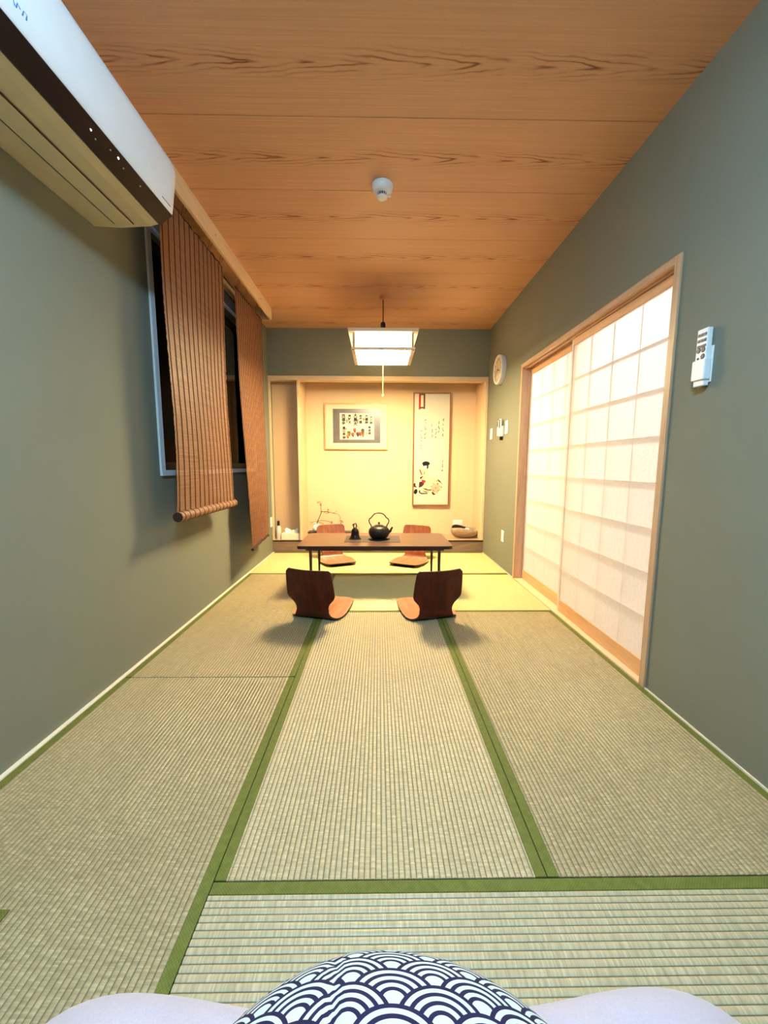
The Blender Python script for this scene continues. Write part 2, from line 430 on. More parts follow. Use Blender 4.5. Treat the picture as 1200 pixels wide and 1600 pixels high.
# baseboard strips
struct('baseboard_left', B(((XL, YN, -.056), (XL+.019, YB, .004))), M['pale2'])
struct('baseboard_right', B(((XR-.006, YN, -.056), (XR, DY0-.001, .003)), ((XR-.006, DY1+.001, -.056), (XR, YB, .003))), M['pale2'])

# window
wf = struct('window_1', B(((XL-.10, WY0-.042, WZ0-.014), (XL+.012, WY0, WZ1+.03)), ((XL-.10, WY1, WZ0-.014), (XL+.012, WY1+.042, WZ1+.03)),
                          ((XL-.10, WY0-.0415, WZ0-.034), (XL+.016, WY1+.0415, WZ0-.0145)), ((XL-.10, WY0+.0005, WZ0-.014), (XL+.012, WY1-.0005, WZ0-.001)), ((XL-.10, WY0+.0005, WZ1+.001), (XL+.012, WY1-.0005, WZ1+.03))), M['whitemetal'])
ym = (WY0+WY1)/2
for a, b, xx in ((WY0, ym+.03, XL-.06), (ym-.03, WY1, XL-.09)):
    bm = B(((xx, a, WZ0), (xx+.022, a+.04, WZ1)), ((xx, b-.04, WZ0), (xx+.022, b, WZ1)), ((xx, a+.04, WZ0), (xx+.022, b-.04, WZ0+.05)), ((xx, a+.04, WZ1-.045), (xx+.022, b-.04, WZ1)))
    sash = obj('sash', bm, M['sashdark'], wf)
    obj('glass_pane', B(((xx+.008, a+.04, WZ0+.05), (xx+.012, b-.04, WZ1-.045))), M['glass'], sash)
struct('trim_5', B(((XL, 2.0, 2.565), (XL+.018, 4.22, 2.64)), bevel=.002), M['pale'])   # rail board under the ceiling behind the box pelmet

# curtain box (pelmet)
pm = thing('curtain_box', (-1.11, 1.2, H), 'pale wooden curtain box along the ceiling above the reed blinds', 'curtain box')
obj('front_board', B(((-.009, -1.2, -.118), (.011, 3.0, -.0005)), bevel=.002), M['pale'], pm)
obj('end_board', B(((XL+1.111, 2.985, -.118), (-.0095, 3.0, -.0005))), M['pale'], pm)
for i, y in enumerate((1.62, 2.62)):
    bm = bmesh.new(); lathe(bm, [(.0001, 0), (.005, 0), (.005, .003), (.0001, .004)], 10, (.011, y, -.06), 'X'); obj('screw_cap', bm, M['grey'], pm)

# ------------------------------------------------------------------ shoji doors
fr = struct('trim_6', B(((XR-.010, DY0, -.012), (XR+TH, DY0+.038, DZ1)), ((XR-.010, DY1-.03, -.012), (XR+TH, DY1, DZ1)), bevel=.002), M['frame'])
struct('trim_7', B(((XR-.010, DY0+.038, 1.967), (XR+TH, DY1-.03, DZ1)), ((XR+.022, DY0+.038, 1.955), (XR+.028, DY1-.03, 1.967)), ((XR+.064, DY0+.038, 1.955), (XR+.070, DY1-.03, 1.967))), M['framey'])
struct('trim_8', B(((XR-.006, DY0+.038, -.012), (XR+TH, DY1-.03, .004))), M['pale'])     # sill
def shoji(name, x, ya, yb, label):
    z0, z1 = .006, 1.953
    st, top, bot = .022, .045, .088
    ya_, yb_ = ya, yb
    d = struct(name, B(((x, ya, z0), (x+.028, ya+st, z1)), ((x, yb-st, z0), (x+.028, yb, z1))), M['stile'])
    obj('bottom_rail', B(((x-.001, ya+st, z0), (x+.029, yb-st, z0+bot))), M['rail'], d)
    obj('top_rail', B(((x-.001, ya+st, z1-top), (x+.029, yb-st, z1))), M['rail'], d)
    pa, pb, pz0, pz1 = ya+st, yb-st, z0+bot, z1-top
    nc, nr = 4, 8
    cw, rh = (pb-pa)/nc, (pz1-pz0)/nr
    bmv = B(((0, -.003, pz0), (.024, .003, pz1)))
    src = None
    for i in range(1, nc):
        if src is None: src = obj('lattice_bar', bmv, M['stile'], d, loc=(x+.006, pa+i*cw, 0))
        else: instance(src, d, (x+.006, pa+i*cw, 0))
    src = None
    for j in range(1, nr):
        if src is None: src = obj('lattice_bar', B(((0, pa, -.003), (.0235, pb, .003))), M['stile'], d, loc=(x+.0062, 0, pz0+j*rh))
        else: instance(src, d, (x+.0062, 0, pz0+j*rh))
    bm = bmesh.new(); g = .0011
    vs = [bm.verts.new(p) for p in ((0, g, g), (0, cw-g, g), (0, cw-g, rh-g), (0, g, rh-g))]; bm.faces.new(vs)
    src = None
    for i in range(nc):
        for j in range(nr):
            l = (x+.005, pa+i*cw, pz0+j*rh)
            if src is None: src = obj('paper_pane', bm, M['paper'], d, loc=l)
            else: instance(src, d, l)
    return d
shoji('door_1', XR+.032, DY0+.040, 2.795, '')
shoji('door_2', XR+.074, 2.70, DY1-.031, '')
# hallway behind the doors
hx0, hx1 = XR+TH, XR+TH+1.15
bm = B(((hx1, 1.0, -.056), (hx1+.08, 4.6, 2.5)), ((hx0, .92, -.056), (hx1, 1.0, 2.5)), ((hx0, 4.6, -.056), (hx1, 4.68, 2.5)))
struct('wall_hallway', bm, M['paperwhite'])
struct('ceiling_hallway', B(((hx0, .92, 2.5), (hx1+.08, 4.68, 2.56))), M['paperwhite'])
struct('floor_hallway', B(((hx0, 1.0, -.056), (hx1, 4.6, -.01))), M['plattop'])

# ------------------------------------------------------------------ tatami mats
def tatami(xa, xb, ya, yb, label, along='Y', borders=(1, 1), rush='rush'):
    """along: the direction of the mat's long side; borders: (low side, high side)"""
    g = .0012; e_ = .0035 if along == 'Y' else 0
    xa += g; xb -= g; ya += g; yb -= g
    if along == 'Y': wdt, lng, rz = xb-xa, yb-ya-e_, 0
    else: wdt, lng, rz = yb-ya, xb-xa, PI/2
    o = thing('tatami_mat', ((xa+xb)/2, (ya+yb)/2, -.055), label, 'tatami mat', 'tatami mats on the floor', rz)
    obj('core', B(((-wdt/2, -lng/2, 0), (wdt/2, lng/2, .051))), M['twig'], o)
    bd = .030
    # after a quarter turn local +x points to world +y, low side stays local -x
    a = -wdt/2 + (bd if borders[0] else 0); b = wdt/2 - (bd if borders[1] else 0)
    bm = bmesh.new(); PT = .0155; n0 = math.floor(a/PT); xs = []
    k = n0
    prof = [(0, 0), (.10, .0013), (.3, .0025), (.5, .0028), (.7, .0025), (.90, .0013)]
    while k*PT < b:
        for t_, h_ in prof:
            x = (k+t_)*PT
            if a <= x <= b: xs.append((x, h_))
        k += 1
    if xs[0][0] > a+1e-5: xs.insert(0, (a, .0005))
    if xs[-1][0] < b-1e-5: xs.append((b, .0005))
    ny = 2
    rows = [[bm.verts.new((x, -lng/2 + lng*j/(ny-1), .0525+h_)) for x, h_ in xs] for j in range(ny)]
    base = [[bm.verts.new((x, -lng/2 + lng*j/(ny-1), .0505)) for x in (a, b)] for j in range(ny)]
    for i in range(len(xs)-1): bm.faces.new((rows[0][i], rows[0][i+1], rows[1][i+1], rows[1][i]))
    for j in (0, 1): bm.faces.new([base[j][0]] + rows[j] + [base[j][1]])
    bm.faces.new((base[0][0], rows[0][0], rows[1][0], base[1][0])); bm.faces.new((base[0][1], rows[0][-1], rows[1][-1], base[1][1]))
    obj('rush_cover', bm, M[rush], o, smooth=True, angle=50)
    for s, on in ((-1, borders[0]), (1, borders[1])):
        if not on: continue
        x_0, x_1 = sorted((s*wdt/2, s*(wdt/2-bd)))
        obj('border', B(((x_0, -lng/2, .0005), (x_1, lng/2, .0556)), bevel=.0012), M['green'], o)
    return o
s1, s2 = -.43, .449
LX, RX = XL+.0195, XR-.0065
RX2 = XR-.011
tatami(LX, s1, 1.886, 3.79, 'long tatami mat along the left wall, under the reed blinds')
tatami(LX, s1, -.06, 1.886, 'tatami mat in the near left corner, running past the edge of the photo')
tatami(s1, s2, .8955, 2.7727, 'long tatami mat in the middle of the room, between the other two rows', rush='rushsheen')  # paler rush has the lamp's sheen put into its colour
tatami(s2, RX2, .8955, 2.7727, 'long tatami mat along the right wall, beside the nearer sliding door')
tatami(s1, RX2, 2.7727, 3.79, 'crosswise tatami mat under the low table', 'X', rush='rushlit')  # yellower rush: reflection off the crosswise weave is put into the colour
tatami(LX, s2, 3.79, YB-.006, 'crosswise tatami mat in front of the alcove, in the left back corner', 'X', rush='rushlit')
tatami(s2, RX2, 3.79, YB-.006, 'tatami mat in the back right corner, in front of the driftwood bowl', 'X', rush='rushlit')
tatami(s1, RX2, -.06, .8955, 'crosswise tatami mat nearest to the viewer, under the wave-print cushion', 'X', rush='rushsheen')
tatami(LX, RX2, YN, -.06, 'crosswise tatami mat beside the wall behind the viewer', 'X')
gs = obj('cloth_strip', B(((-1.15, .80, .0), (-.898, .835, .003))), M['green'], None); 
gs.location = (0, 0, .0002); tag(gs, 'short strip of green border cloth lying on the near left mat', 'cloth')

# ------------------------------------------------------------------ reed blinds
def blind(name, label, ya, yb, zt, zb, X, shape, n_str, roll=True):
    o = thing(name, (X, ya, zb), label, 'blind', 'reed blinds at the window')
    L = yb-ya; Hh = zt-zb
    def off(s, z): return shape(s, z/Hh)            # -> (dx, dy)
    bm = bmesh.new(); pitch = .0052; hh = .0046; th = .0018; ns = 6
    k = 0
    z = 0.0
    while z < Hh:
        jit = rnd.uniform(-.004, .004)
        vr = []
        for i in range(ns+1):
            s = i/ns; dx, dy = off(s, z)
            y = s*L + dy + (jit if i in (0, ns) else 0)
            vr.append([bm.verts.new((dx-th/2, y, z)), bm.verts.new((dx+th/2, y, z)), bm.verts.new((dx+th/2, y, z+hh)), bm.verts.new((dx-th/2, y, z+hh))])
        for a, b in zip(vr, vr[1:]):
            for q_ in range(4): bm.faces.new((a[q_], a[(q_+1) % 4], b[(q_+1) % 4], b[q_]))
        bm.faces.new(vr[0][::-1]); bm.faces.new(vr[-1])
        z += pitch
    tag(obj('reeds', bm, M['reed'], o), kind='stuff')
    for i in range(n_str):
        s = (i+.35)/(n_str-.3)
        pts = []
        for j in range(29):
            z = Hh*j/28; dx, dy = off(s, z); pts.append((dx+.0026, s*L+dy+rnd.uniform(-.0012, .0012), z))
        bm = bmesh.new(); tube(bm, pts, .0024, 5); obj('string', bm, M['threads'], o)
    # ragged top edge and hanging cords up to the box
    bm = bmesh.new(); pts = []
    for j in range(25): pts.append((rnd.uniform(-.002, .004), L*j/24, Hh+.004+rnd.uniform(-.007, .007)))
    tube(bm, pts, [rnd.uniform(.003, .007) for _ in pts], 5); obj('top_hem', bm, M['hem'], o)
    for s in (.06, .3, .72, .94):
        for e in (-.008, .008):
            bm = bmesh.new(); tube(bm, [(0, s*L+e, Hh), (.02, s*L+e*2.5, Hh+.05), (.03, s*L, H-zb-.012)], .0012, 4); obj('hanging_cord', bm, M['threads'], o)
    return o, L, Hh, off
b1, L, Hh, off = blind('reed_blind', 'brown reed blind with its bottom rolled up, nearer to the air conditioner', 2.27, 3.13, 2.556, .79, -1.18,
    lambda s, q: (.015*math.sin(q*5+s*2)*(1-q), .006*math.sin(q*7)), 14)
bm = bmesh.new(); fs = lathe(bm, [(.006, -.01), (.030, -.01), (.030, L+.01), (.006, L+.01)], 18, (.008, 0, -.012), 'Y')
obj('bottom_roll', bm, M['reed'], b1, smooth=True)
for i in range(14):
    s = (i+.35)/13.7
    bm = bmesh.new(); lathe(bm, [(.0295, -.002), (.032, -.002), (.032, .002), (.0295, .002)], 18, (.008, s*L, -.012), 'Y'); obj('string', bm, M['threads'], b1)
bm = bmesh.new(); tube(bm, [(.008, -.015, -.012), (.008, .02, -.012)], .029, 14); obj('roll_end', bm, M['hem'], b1)
b2, L, Hh, off = blind('reed_blind', 'brown reed blind hanging to its dark bottom hem, beside the alcove', 3.44, 4.175, 2.552, .33, -1.2,
    lambda s, q: (.065*(1-s)**1.4*max(0, (1-q))**1.7 + .01*math.sin(q*6)*(1-q), 0), 15)
bm = bmesh.new(); pts = []
for j in range(21):
    s = j/20; dx, dy = off(s, 0); pts.append((dx, s*L, -.004+rnd.uniform(-.004, .004)))
tube(bm, pts, .014, 6); obj('bottom_hem', bm, M['hem'], b2)

# ------------------------------------------------------------------ air conditioner
ac = thing('air_conditioner', (XL, 1.0, 2.18), 'white wall-mounted air conditioner with a black band, near the ceiling', 'air conditioner')
def rel(poly): return [(x-XL, z-2.18) for x, z in poly]
Y0, Y1 = .05, .955
body = rel([(XL+.001, 2.178), (-1.20, 2.172), (-1.06, 2.180), (-1.022, 2.190), (-1.012, 2.206), (-.985, 2.24), (-.965, 2.40), (-1.0, 2.455), (XL+.001, 2.475)])
bm = bmesh.new(); prism(bm, body, 'Y', Y0, Y1); obj('casing', bm, M['accream'], ac)
band = rel([(-1.022, 2.189), (-1.014, 2.186), (-.957, 2.226), (-.962, 2.236), (-.984, 2.242)])
bm = bmesh.new(); prism(bm, band, 'Y', Y0-.002, Y1+.001); obj('display_band', bm, M['blackband'], ac)
panel = rel([(-.961, 2.228), (-.952, 2.236), (-.942, 2.30), (-.928, 2.40), (-.932, 2.428), (-.945, 2.452), (-1.0, 2.482), (XL+.001, 2.484), (XL+.001, 2.474), (-1.01, 2.472), (-.957, 2.43), (-.963, 2.30), (-.972, 2.24)])
bm = bmesh.new()
# front panel with a rounded right end
N = len(panel); rings = []
for y, sc in ((Y0, 1), (Y1-.05, 1), (Y1-.012, .998), (Y1+.006, .985), (Y1+.012, .955)):
    rings.append([bm.verts.new((x*(sc if x > .2 else 1), y, .1+(z-.1)*(sc if x > .2 else 1))) for x, z in panel])
for a, b in zip(rings, rings[1:]):
    for i in range(N): bm.faces.new((a[i], a[(i+1) % N], b[(i+1) % N], b[i]))
bm.faces.new(rings[0][::-1]); bm.faces.new(rings[-1]); obj('front_panel', bm, M['acwhite'], ac, smooth=True)
# underside: louver flap with gaps, intake
obj('louver_flap', B(((-1.198-XL, Y0+.05, -.0145), (-1.122-XL, .925, -.0085)), bevel=.002), M['accream'], ac)
obj('louver_gap', B(((-1.206-XL, Y0+.05, -.0105), (-1.1985-XL, .922, -.0065))), M['black'], ac)
obj('louver_gap', B(((-1.1215-XL, Y0+.05, -.0102), (-1.1175-XL, .925, -.0065))), M['threads'], ac)
for y, z, r in ((.47, .046, .004), (.50, .040, .003), (.56, .050, .003), (.60, .052, .005), (.64, .045, .003), (.74, .048, .003)):
    bm = bmesh.new(); lathe(bm, [(.0001, .0), (r, .0), (r*.7, .002), (.0001, .0025)], 8, (-.9725-XL+(z-.05)*1.1, y, z-.018), 'X')
    obj('indicator', bm, M['led'] if r > .0035 else M['grey'], ac)
bm = bmesh.new(); 
for (ya, za, yb, zb) in ((.150, .085, .163, .099), (.163, .099, .168, .085), (.172, .085, .176, .099), (.176, .099, .184, .092), (.190, .085, .194, .099), (.194, .099, .204, .099), (.204, .099, .201, .085)):
    dx = .3725
    tube(bm, [(dx, ya-.0, za), (dx+.0003, yb, zb)], .0018, 5)
obj('brand_mark', bm, M['blueprint'], ac)
obj('printed_text', B(((.3655, .86, .068), (.3705, .93, .0705))), M['inkgrey'], ac)

# ------------------------------------------------------------------ small things on the walls
def plate(name, label, cat, y, z, w, h, d=.009, x=XR, side=1, sw=None):
    o = thing(name, (x, y, z), label, cat)
    a, b = (-d, 0) if side == 1 else (0, d)
    obj('plate', B(((a, -w/2, -h/2), (b, w/2, h/2)), bevel=.0025), M['white'], o)
    e = (-d-.0025, -d) if side == 1 else (d, d+.0025)
    if sw == 'switch': obj('rocker', B(((e[0], -w*.22, -h*.30), (e[1], w*.22, h*.30)), bevel=.0008), M['white'], o)
    if sw == 'outlet':
        obj('socket_face', B(((e[0], -w*.22, -h*.34), (e[1], w*.22, h*.34))), M['white'], o)
        for zz in (-h*.17, h*.17):
            for yy in (-.006, .006):
                f0 = e[0]-.0004 if side == 1 else e[1]
                obj('slot', B(((f0, yy-.001, zz-.005), (f0+.0004, yy+.001, zz+.005))), M['black'], o)
    return o
plate('light_switch', 'white light switch on the right wall, close to the alcove', 'switch', 4.56, 1.45, .075, .125, sw='switch')
plate('light_switch', 'white light switch between the small holder of handsets and the sliding door', 'switch', 4.02, 1.475, .075, .135, sw='switch')
plate('wall_outlet', 'white wall outlet low on the right wall beside the sliding door', 'outlet', 4.01, .347, .075, .12, sw='outlet')
plate('wall_outlet', 'white wall outlet low on the left wall beside the alcove bottle', 'outlet', 4.715, .39, .07, .12, x=XL, side=-1, sw='outlet')
o = thing('wall_outlet', (1.073, YREC, .318), 'wide white outlet plate on the alcove wall behind the driftwood bowl', 'outlet')
obj('plate', B(((-.066, -.009, -.036), (.066, 0, .036)), bevel=.0025), M['white'], o)
obj('socket_face', B(((-.045, -.0115, -.014), (.045, -.009, .014))), M['white'], o)
# holder with two handsets
o = thing('handset_holder', (XR, 4.17, 1.46), 'small white holder with two handsets beside the light switch', 'remote control')
obj('bracket', B(((-.022, -.055, -.07), (0, .055, .04)), bevel=.004), M['white'], o)
obj('handset', B(((-.042, .008, -.06), (-.0225, .05, .10)), bevel=.004), M['white'], o)
obj('handset', B(((-.040, -.045, -.07), (-.0225, -.003, .115)), bevel=.004), M['white'], o)
obj('screen', B(((-.0432, .014, .035), (-.042, .045, .095))), M['black'], o)
obj('screen', B(((-.0412, -.041, .02), (-.040, -.007, .105))), M['black'], o)
obj('clip', B(((-.034, -.035, -.105), (-.004, -.005, -.0705)), bevel=.003), M['black'], o)
# air conditioner remote on the near right wall
o = thing('remote_control', (XR, 1.592, 1.50), 'white remote control with navy buttons, held on the near right wall', 'remote control')
obj('holder_back', B(((-.006, -.030, -.085), (0, .032, .055)), bevel=.002), M['white'], o)
obj('holder_cup', B(((-.034, -.030, -.075), (-.0065, .034, .005)), bevel=.004), M['white'], o)
hs = obj('handset', B(((-.027, -.024, -.098), (-.0065, .028, .125)), bevel=.003), M['white'], o)
for j in range(3):
    for i in range(3):
        obj('button', B(((-.0290, -.019+i*.0145, .096-j*.022), (-.027, -.007+i*.0145, .107-j*.022)), bevel=.0008), M['navy'], hs)
for y, z, r in ((-.008, .043, .0105), (.014, .043, .0105), (-.008, .017, .0105), (.014, .012, .005)):
    bm = bmesh.new(); lathe(bm, [(.0001, -.0292), (r*.8, -.0292), (r, -.0275), (r, -.027)], 14, (0, y, z), 'X'); obj('button', bm, M['navy'], hs)
# clock
o = thing('wall_clock', (XR, 4.265, 2.10), 'round white wall clock above the switches on the right wall', 'clock')
Rc = .152
bm = bmesh.new(); lathe(bm, [(Rc*.98, 0), (Rc, -.02), (Rc, -.045), (Rc-.006, -.052), (Rc-.018, -.050), (Rc-.020, -.040)], 48, (0, 0, 0), 'X'); obj('case', bm, M['white'], o, smooth=True)
bm = bmesh.new(); lathe(bm, [(.0001, -.0415), (Rc-.021, -.0415), (Rc-.021, -.0405)], 48, (0, 0, 0), 'X'); obj('face', bm, M['clockface'], o)
MX = Matrix(((0, 0, -1, 0), (-1, 0, 0, 0), (0, 1, 0, 0), (0, 0, 0, 1)))     # text x -> -y, text y -> z, normal -> -x
for h in range(1, 13):
    a = PI/2 - h*PI/6
    m = Matrix.Translation((-.0425, -math.cos(a)*Rc*.70, math.sin(a)*Rc*.70)) @ MX
    text('numeral', str(h), .034, M['inkgrey'], o, m)
def hand(name, hour, ln, w, x, mat):
    a = PI/2 - hour*PI/6; dy, dz = -math.cos(a), math.sin(a)
    bm = bmesh.new(); tube(bm, [(x, -dy*.02, -dz*.02), (x, dy*ln, dz*ln)], w, 6); obj(name, bm, mat, o)
hand('hour_hand', 3.7, .062, .0036, -.0445, M['black']); hand('minute_hand', 7.9, .10, .002, -.0475, M['grey'])
bm = bmesh.new(); lathe(bm, [(.006, -.0425), (.006, -.050), (.0001, -.051)], 12, (0, 0, 0), 'X'); obj('hub', bm, M['black'], o)
# smoke detector
o = thing('smoke_detector', (.018, 2.43, H), 'white smoke detector with black slots on the ceiling between camera and pendant', 'smoke detector')
bm = bmesh.new(); lathe(bm, [(.062, 0), (.062, -.012), (.056, -.030), (.044, -.040), (.030, -.042)], 32); obj('body', bm, M['white'], o, smooth=True)
bm = bmesh.new(); lathe(bm, [(.0265, -.042), (.0265, -.058)], 24); obj('sensor_core', bm, M['black'], o)
for i in range(14):
    a = 2*PI*i/14; x, y = .0275*math.cos(a), .0275*math.sin(a)
    bm = bmesh.new(); tube(bm, [(x, y, -.0415), (x, y, -.0585)], .0022, 4); obj('rib', bm, M['white'], o)
bm = bmesh.new(); lathe(bm, [(.030, -.0585), (.031, -.064), (.026, -.068), (.0001, -.069)], 24); obj('cap', bm, M['white'], o, smooth=True)
bm = bmesh.new(); lathe(bm, [(.010, -.036), (.010, -.046), (.0001, -.047)], 12, (.042, .015, 0)); obj('test_button', bm, M['white'], o)
obj('lug', B(((-.006, -.066, -.012), (.006, -.056, -.002))), M['white'], o)
# ceiling light behind the viewer (lights the near half of the room)
o = thing('ceiling_light', (.0, .15, H), 'round cool white ceiling light above the viewer', 'ceiling light')
bm = bmesh.new(); lathe(bm, [(.25, 0), (.25, -.02), (.22, -.02)], 40); obj('base', bm, M['white'], o)
bm = bmesh.new(); lathe(bm, [(.235, -.021), (.22, -.06), (.15, -.095), (.0001, -.105)], 40); obj('dome', bm, M['nearglow'], o, smooth=True)

# ------------------------------------------------------------------ pendant
px, py = .040, 3.885
o = thing('pendant_lamp', (px, py, H), 'square shoji-style pendant lamp hanging over the low table', 'lamp')
bm = bmesh.new(); lathe(bm, [(.034, 0), (.034, -.02), (.022, -.034), (.012, -.036)], 20); obj('ceiling_rose', bm, M['rose'], o, smooth=True)
bm = bmesh.new(); tube(bm, [(0, 0, -.03), (.002, 0, -.14), (0, 0, -.255)], .0045, 8); obj('cord', bm, M['darkcord'], o)
bm = bmesh.new(); lathe(bm, [(.012, -.235), (.022, -.245), (.024, -.29), (.016, -.30)], 14); obj('cord_grip', bm, M['black'], o, smooth=True)
zt, zb = 2.285-H, 2.118-H
def ringboxes(half, z0, z1, w):
    return B(((-half, -half, z0), (half, -half+w, z1)), ((-half, half-w, z0), (half, half, z1)), ((-half, -half+w, z0), (-half+w, half-w, z1)), ((half-w, -half+w, z0), (half, half-w, z1)))
HT, HB, HS = .315, .285, .262
# top frame: flares outward
bm = bmesh.new()
def ring4(h1, z): return [bm.verts.new((sx_*h1, sy_*h1, z)) for sx_, sy_ in ((-1, -1), (1, -1), (1, 1), (-1, 1))]
A = [ring4(HT-.006, zt-.028), ring4(HT, zt), ring4(HT-.02, zt), ring4(HS+.006, zt-.028)]
for a, b in zip(A, A[1:]+A[:1]):
    for i in range(4): bm.faces.new((a[i], a[(i+1) % 4], b[(i+1) % 4], b[i]))
obj('top_frame', bm, M['palex'], o)
obj('bottom_frame', ringboxes(HB, zb-.006, zb+.014, .034), M['pale2'], o)
obj('bottom_diffuser', B(((-HB+.034, -HB+.034, zb+.002), (HB-.034, HB-.034, zb+.006))), M['lampglow'], o)
obj('top_cover', B(((-HS-.004, -HS-.004, zt-.0275), (HS+.004, HS+.004, zt-.024)), ((-HS+.02, -HS+.02, zb+.05), (HS-.02, HS-.02, zb+.054))), M['white'], o)
for sx_ in (-1, 1):
    for sy_ in (-1, 1):
        obj('corner_post', B(((sx_*HS-.010*sx_, sy_*HS-.010*sy_, zb+.0145), (sx_*HS+.012*sx_, sy_*HS+.012*sy_, zt-.0285))), M['frame'], o)
        bm = bmesh.new(); lathe(bm, [(.006, zb-.010), (.006, zb-.0065)], 10, (sx_*(HB-.014), sy_*(HB-.014), 0)); obj('screw', bm, M['black'], o)
for k in range(4):
    rz = k*PI/2
    sp_ = obj('side_panel', B(((-HS+.013, -HS, zb+.016), (HS-.013, -HS+.003, zt-.03))), M['lampside'], o); sp_.rotation_euler = (0, 0, rz)
    zz0, zz1 = zb+.016, zt-.03
    for xx in (-.205, -.185, -.01, .01, .185, .205):
        obj('lattice_bar', B(((xx-.0022, -HS-.005, zz0), (xx+.0022, -HS-.0005, zz1))), M['black'], sp_)
    for zz in (zz0+.012, zz0+.030, zz1-.018):
        obj('lattice_bar', B(((-HS+.014, -HS-.003, zz-.0018), (HS-.014, -HS-.0005, zz+.0018))), M['black'], sp_)
bm = bmesh.new(); tube(bm, [(.0, -.0, zb+.002), (.001, 0, zb-.16), (0, 0, zb-.345)], .0012, 6); obj('pull_cord', bm, M['string'], o)
bm = bmesh.new(); lathe(bm, [(.0001, zb-.368), (.006, zb-.364), (.006, zb-.352), (.003, zb-.344), (.0001, zb-.344)], 10); obj('pull_knob', bm, M['string'], o, smooth=True)

# ------------------------------------------------------------------ low table and what stands on it
TZ = .41
tb = thing('low_table', (-.03, 3.51, 0), 'low dark brown table with four slim legs in the middle of the four floor chairs', 'table')
def rrect(hx, hy, r, n=6):
    pts = []
    for cx_, cy_, a0 in ((hx-r, hy-r, 0), (-hx+r, hy-r, PI/2), (-hx+r, -hy+r, PI), (hx-r, -hy+r, 3*PI/2)):
        for i in range(n+1):
            a = a0+PI/2*i/n; pts.append((cx_+r*math.cos(a), cy_+r*math.sin(a)))
    return pts
bm = bmesh.new(); prism(bm, rrect(.658, .318, .045), 'Z', TZ-.006, TZ); obj('tabletop', bm, M['walnut'], tb)
bm = bmesh.new(); prism(bm, rrect(.661, .321, .047), 'Z', TZ-.026, TZ-.0065); obj('edge_band', bm, M['edge'], tb)
obj('apron', B(((-.59, -.27, TZ-.05), (.59, -.255, TZ-.027)), ((-.59, .255, TZ-.05), (.59, .27, TZ-.027))), M['darkwood'], tb)
for sx_ in (-1, 1):
    for sy_ in (-1, 1):
        bm = bmesh.new(); lathe(bm, [(.009, .004), (.011, .10), (.014, TZ-.06), (.015, TZ-.0505)], 14, (sx_*.555, sy_*.235, 0)); lg = obj('leg', bm, M['darkwood'], tb, smooth=True)
tag(tb)
# slatted runner
rn = thing('slatted_runner', (-.055, 3.505, TZ), 'dark slatted runner mat in the middle of the low table', 'table mat')
NS = 44; sw_ = .50/NS; src = None
for i in range(NS):
    l = (-.25+sw_*(i+.5), 0, 0)
    if src is None: src = obj('slat', B(((-sw_*.43, -.155, .0003), (sw_*.43, .155, .003)), bevel=.0008), plain('dark_grey_bamboo', (62, 56, 54), .5), rn, loc=l)
    else: instance(src, rn, l)
for yy in (-.13, -.045, .045, .13):
    obj('thread', B(((-.25, yy-.001, .0031), (.25, yy+.001, .0038))), M['black'], rn)
# kettle
KX, KY, KZ = .004, 3.50, TZ+.004
tr = obj('trivet', bmesh.new(), M['iron'])
bpy.data.objects.remove(tr)
bm = bmesh.new(); lathe(bm, [(.0001, 0), (.098, 0), (.102, .004), (.098, .008), (.0001, .008)], 32); tr = obj('trivet', bm, M['iron'], None, smooth=True, loc=(KX, KY, KZ-.0001)); tag(tr, 'flat round black iron plate under the kettle on the table', 'trivet')
kt = thing('kettle', (KX, KY, KZ+.009), 'black cast iron kettle with a tall looped handle on the low table', 'kettle')
bm = bmesh.new(); lathe(bm, [(.0001, 0), (.062, 0), (.080, .012), (.094, .038), (.097, .060), (.090, .084), (.072, .102), (.046, .111), (.040, .112)], 40); obj('body', bm, M['iron'], kt, smooth=True, angle=80)
bm = bmesh.new(); lathe(bm, [(.042, .1125), (.040, .117), (.020, .122), (.0001, .123)], 28); lid = obj('lid', bm, M['iron'], kt, smooth=True)
bm = bmesh.new(); lathe(bm, [(.004, .122), (.004, .128), (.010, .133), (.011, .139), (.006, .146), (.0001, .147)], 14); obj('knob', bm, M['iron'], lid, smooth=True)
bm = bmesh.new(); tube(bm, [(.088, 0, .055), (.106, 0, .066), (.113, 0, .086), (.124, 0, .100)], [.016, .012, .009, .008], 10); obj('spout', bm, M['iron'], kt, smooth=True)
hp = [(-.068, .100), (-.074, .118), (-.086, .136), (-.092, .158), (-.086, .176), (-.068, .190), (-.058, .205), (-.040, .222), (-.016, .229), (.010, .229), (.036, .222), (.054, .206), (.064, .190), (.084, .176), (.091, .158), (.085, .136), (.073, .118), (.067, .100)]
bm = bmesh.new(); tube(bm, [(x, 0, z) for x, z in hp], .0052, 8); obj('handle', bm, M['iron'], kt, smooth=True, angle=70)
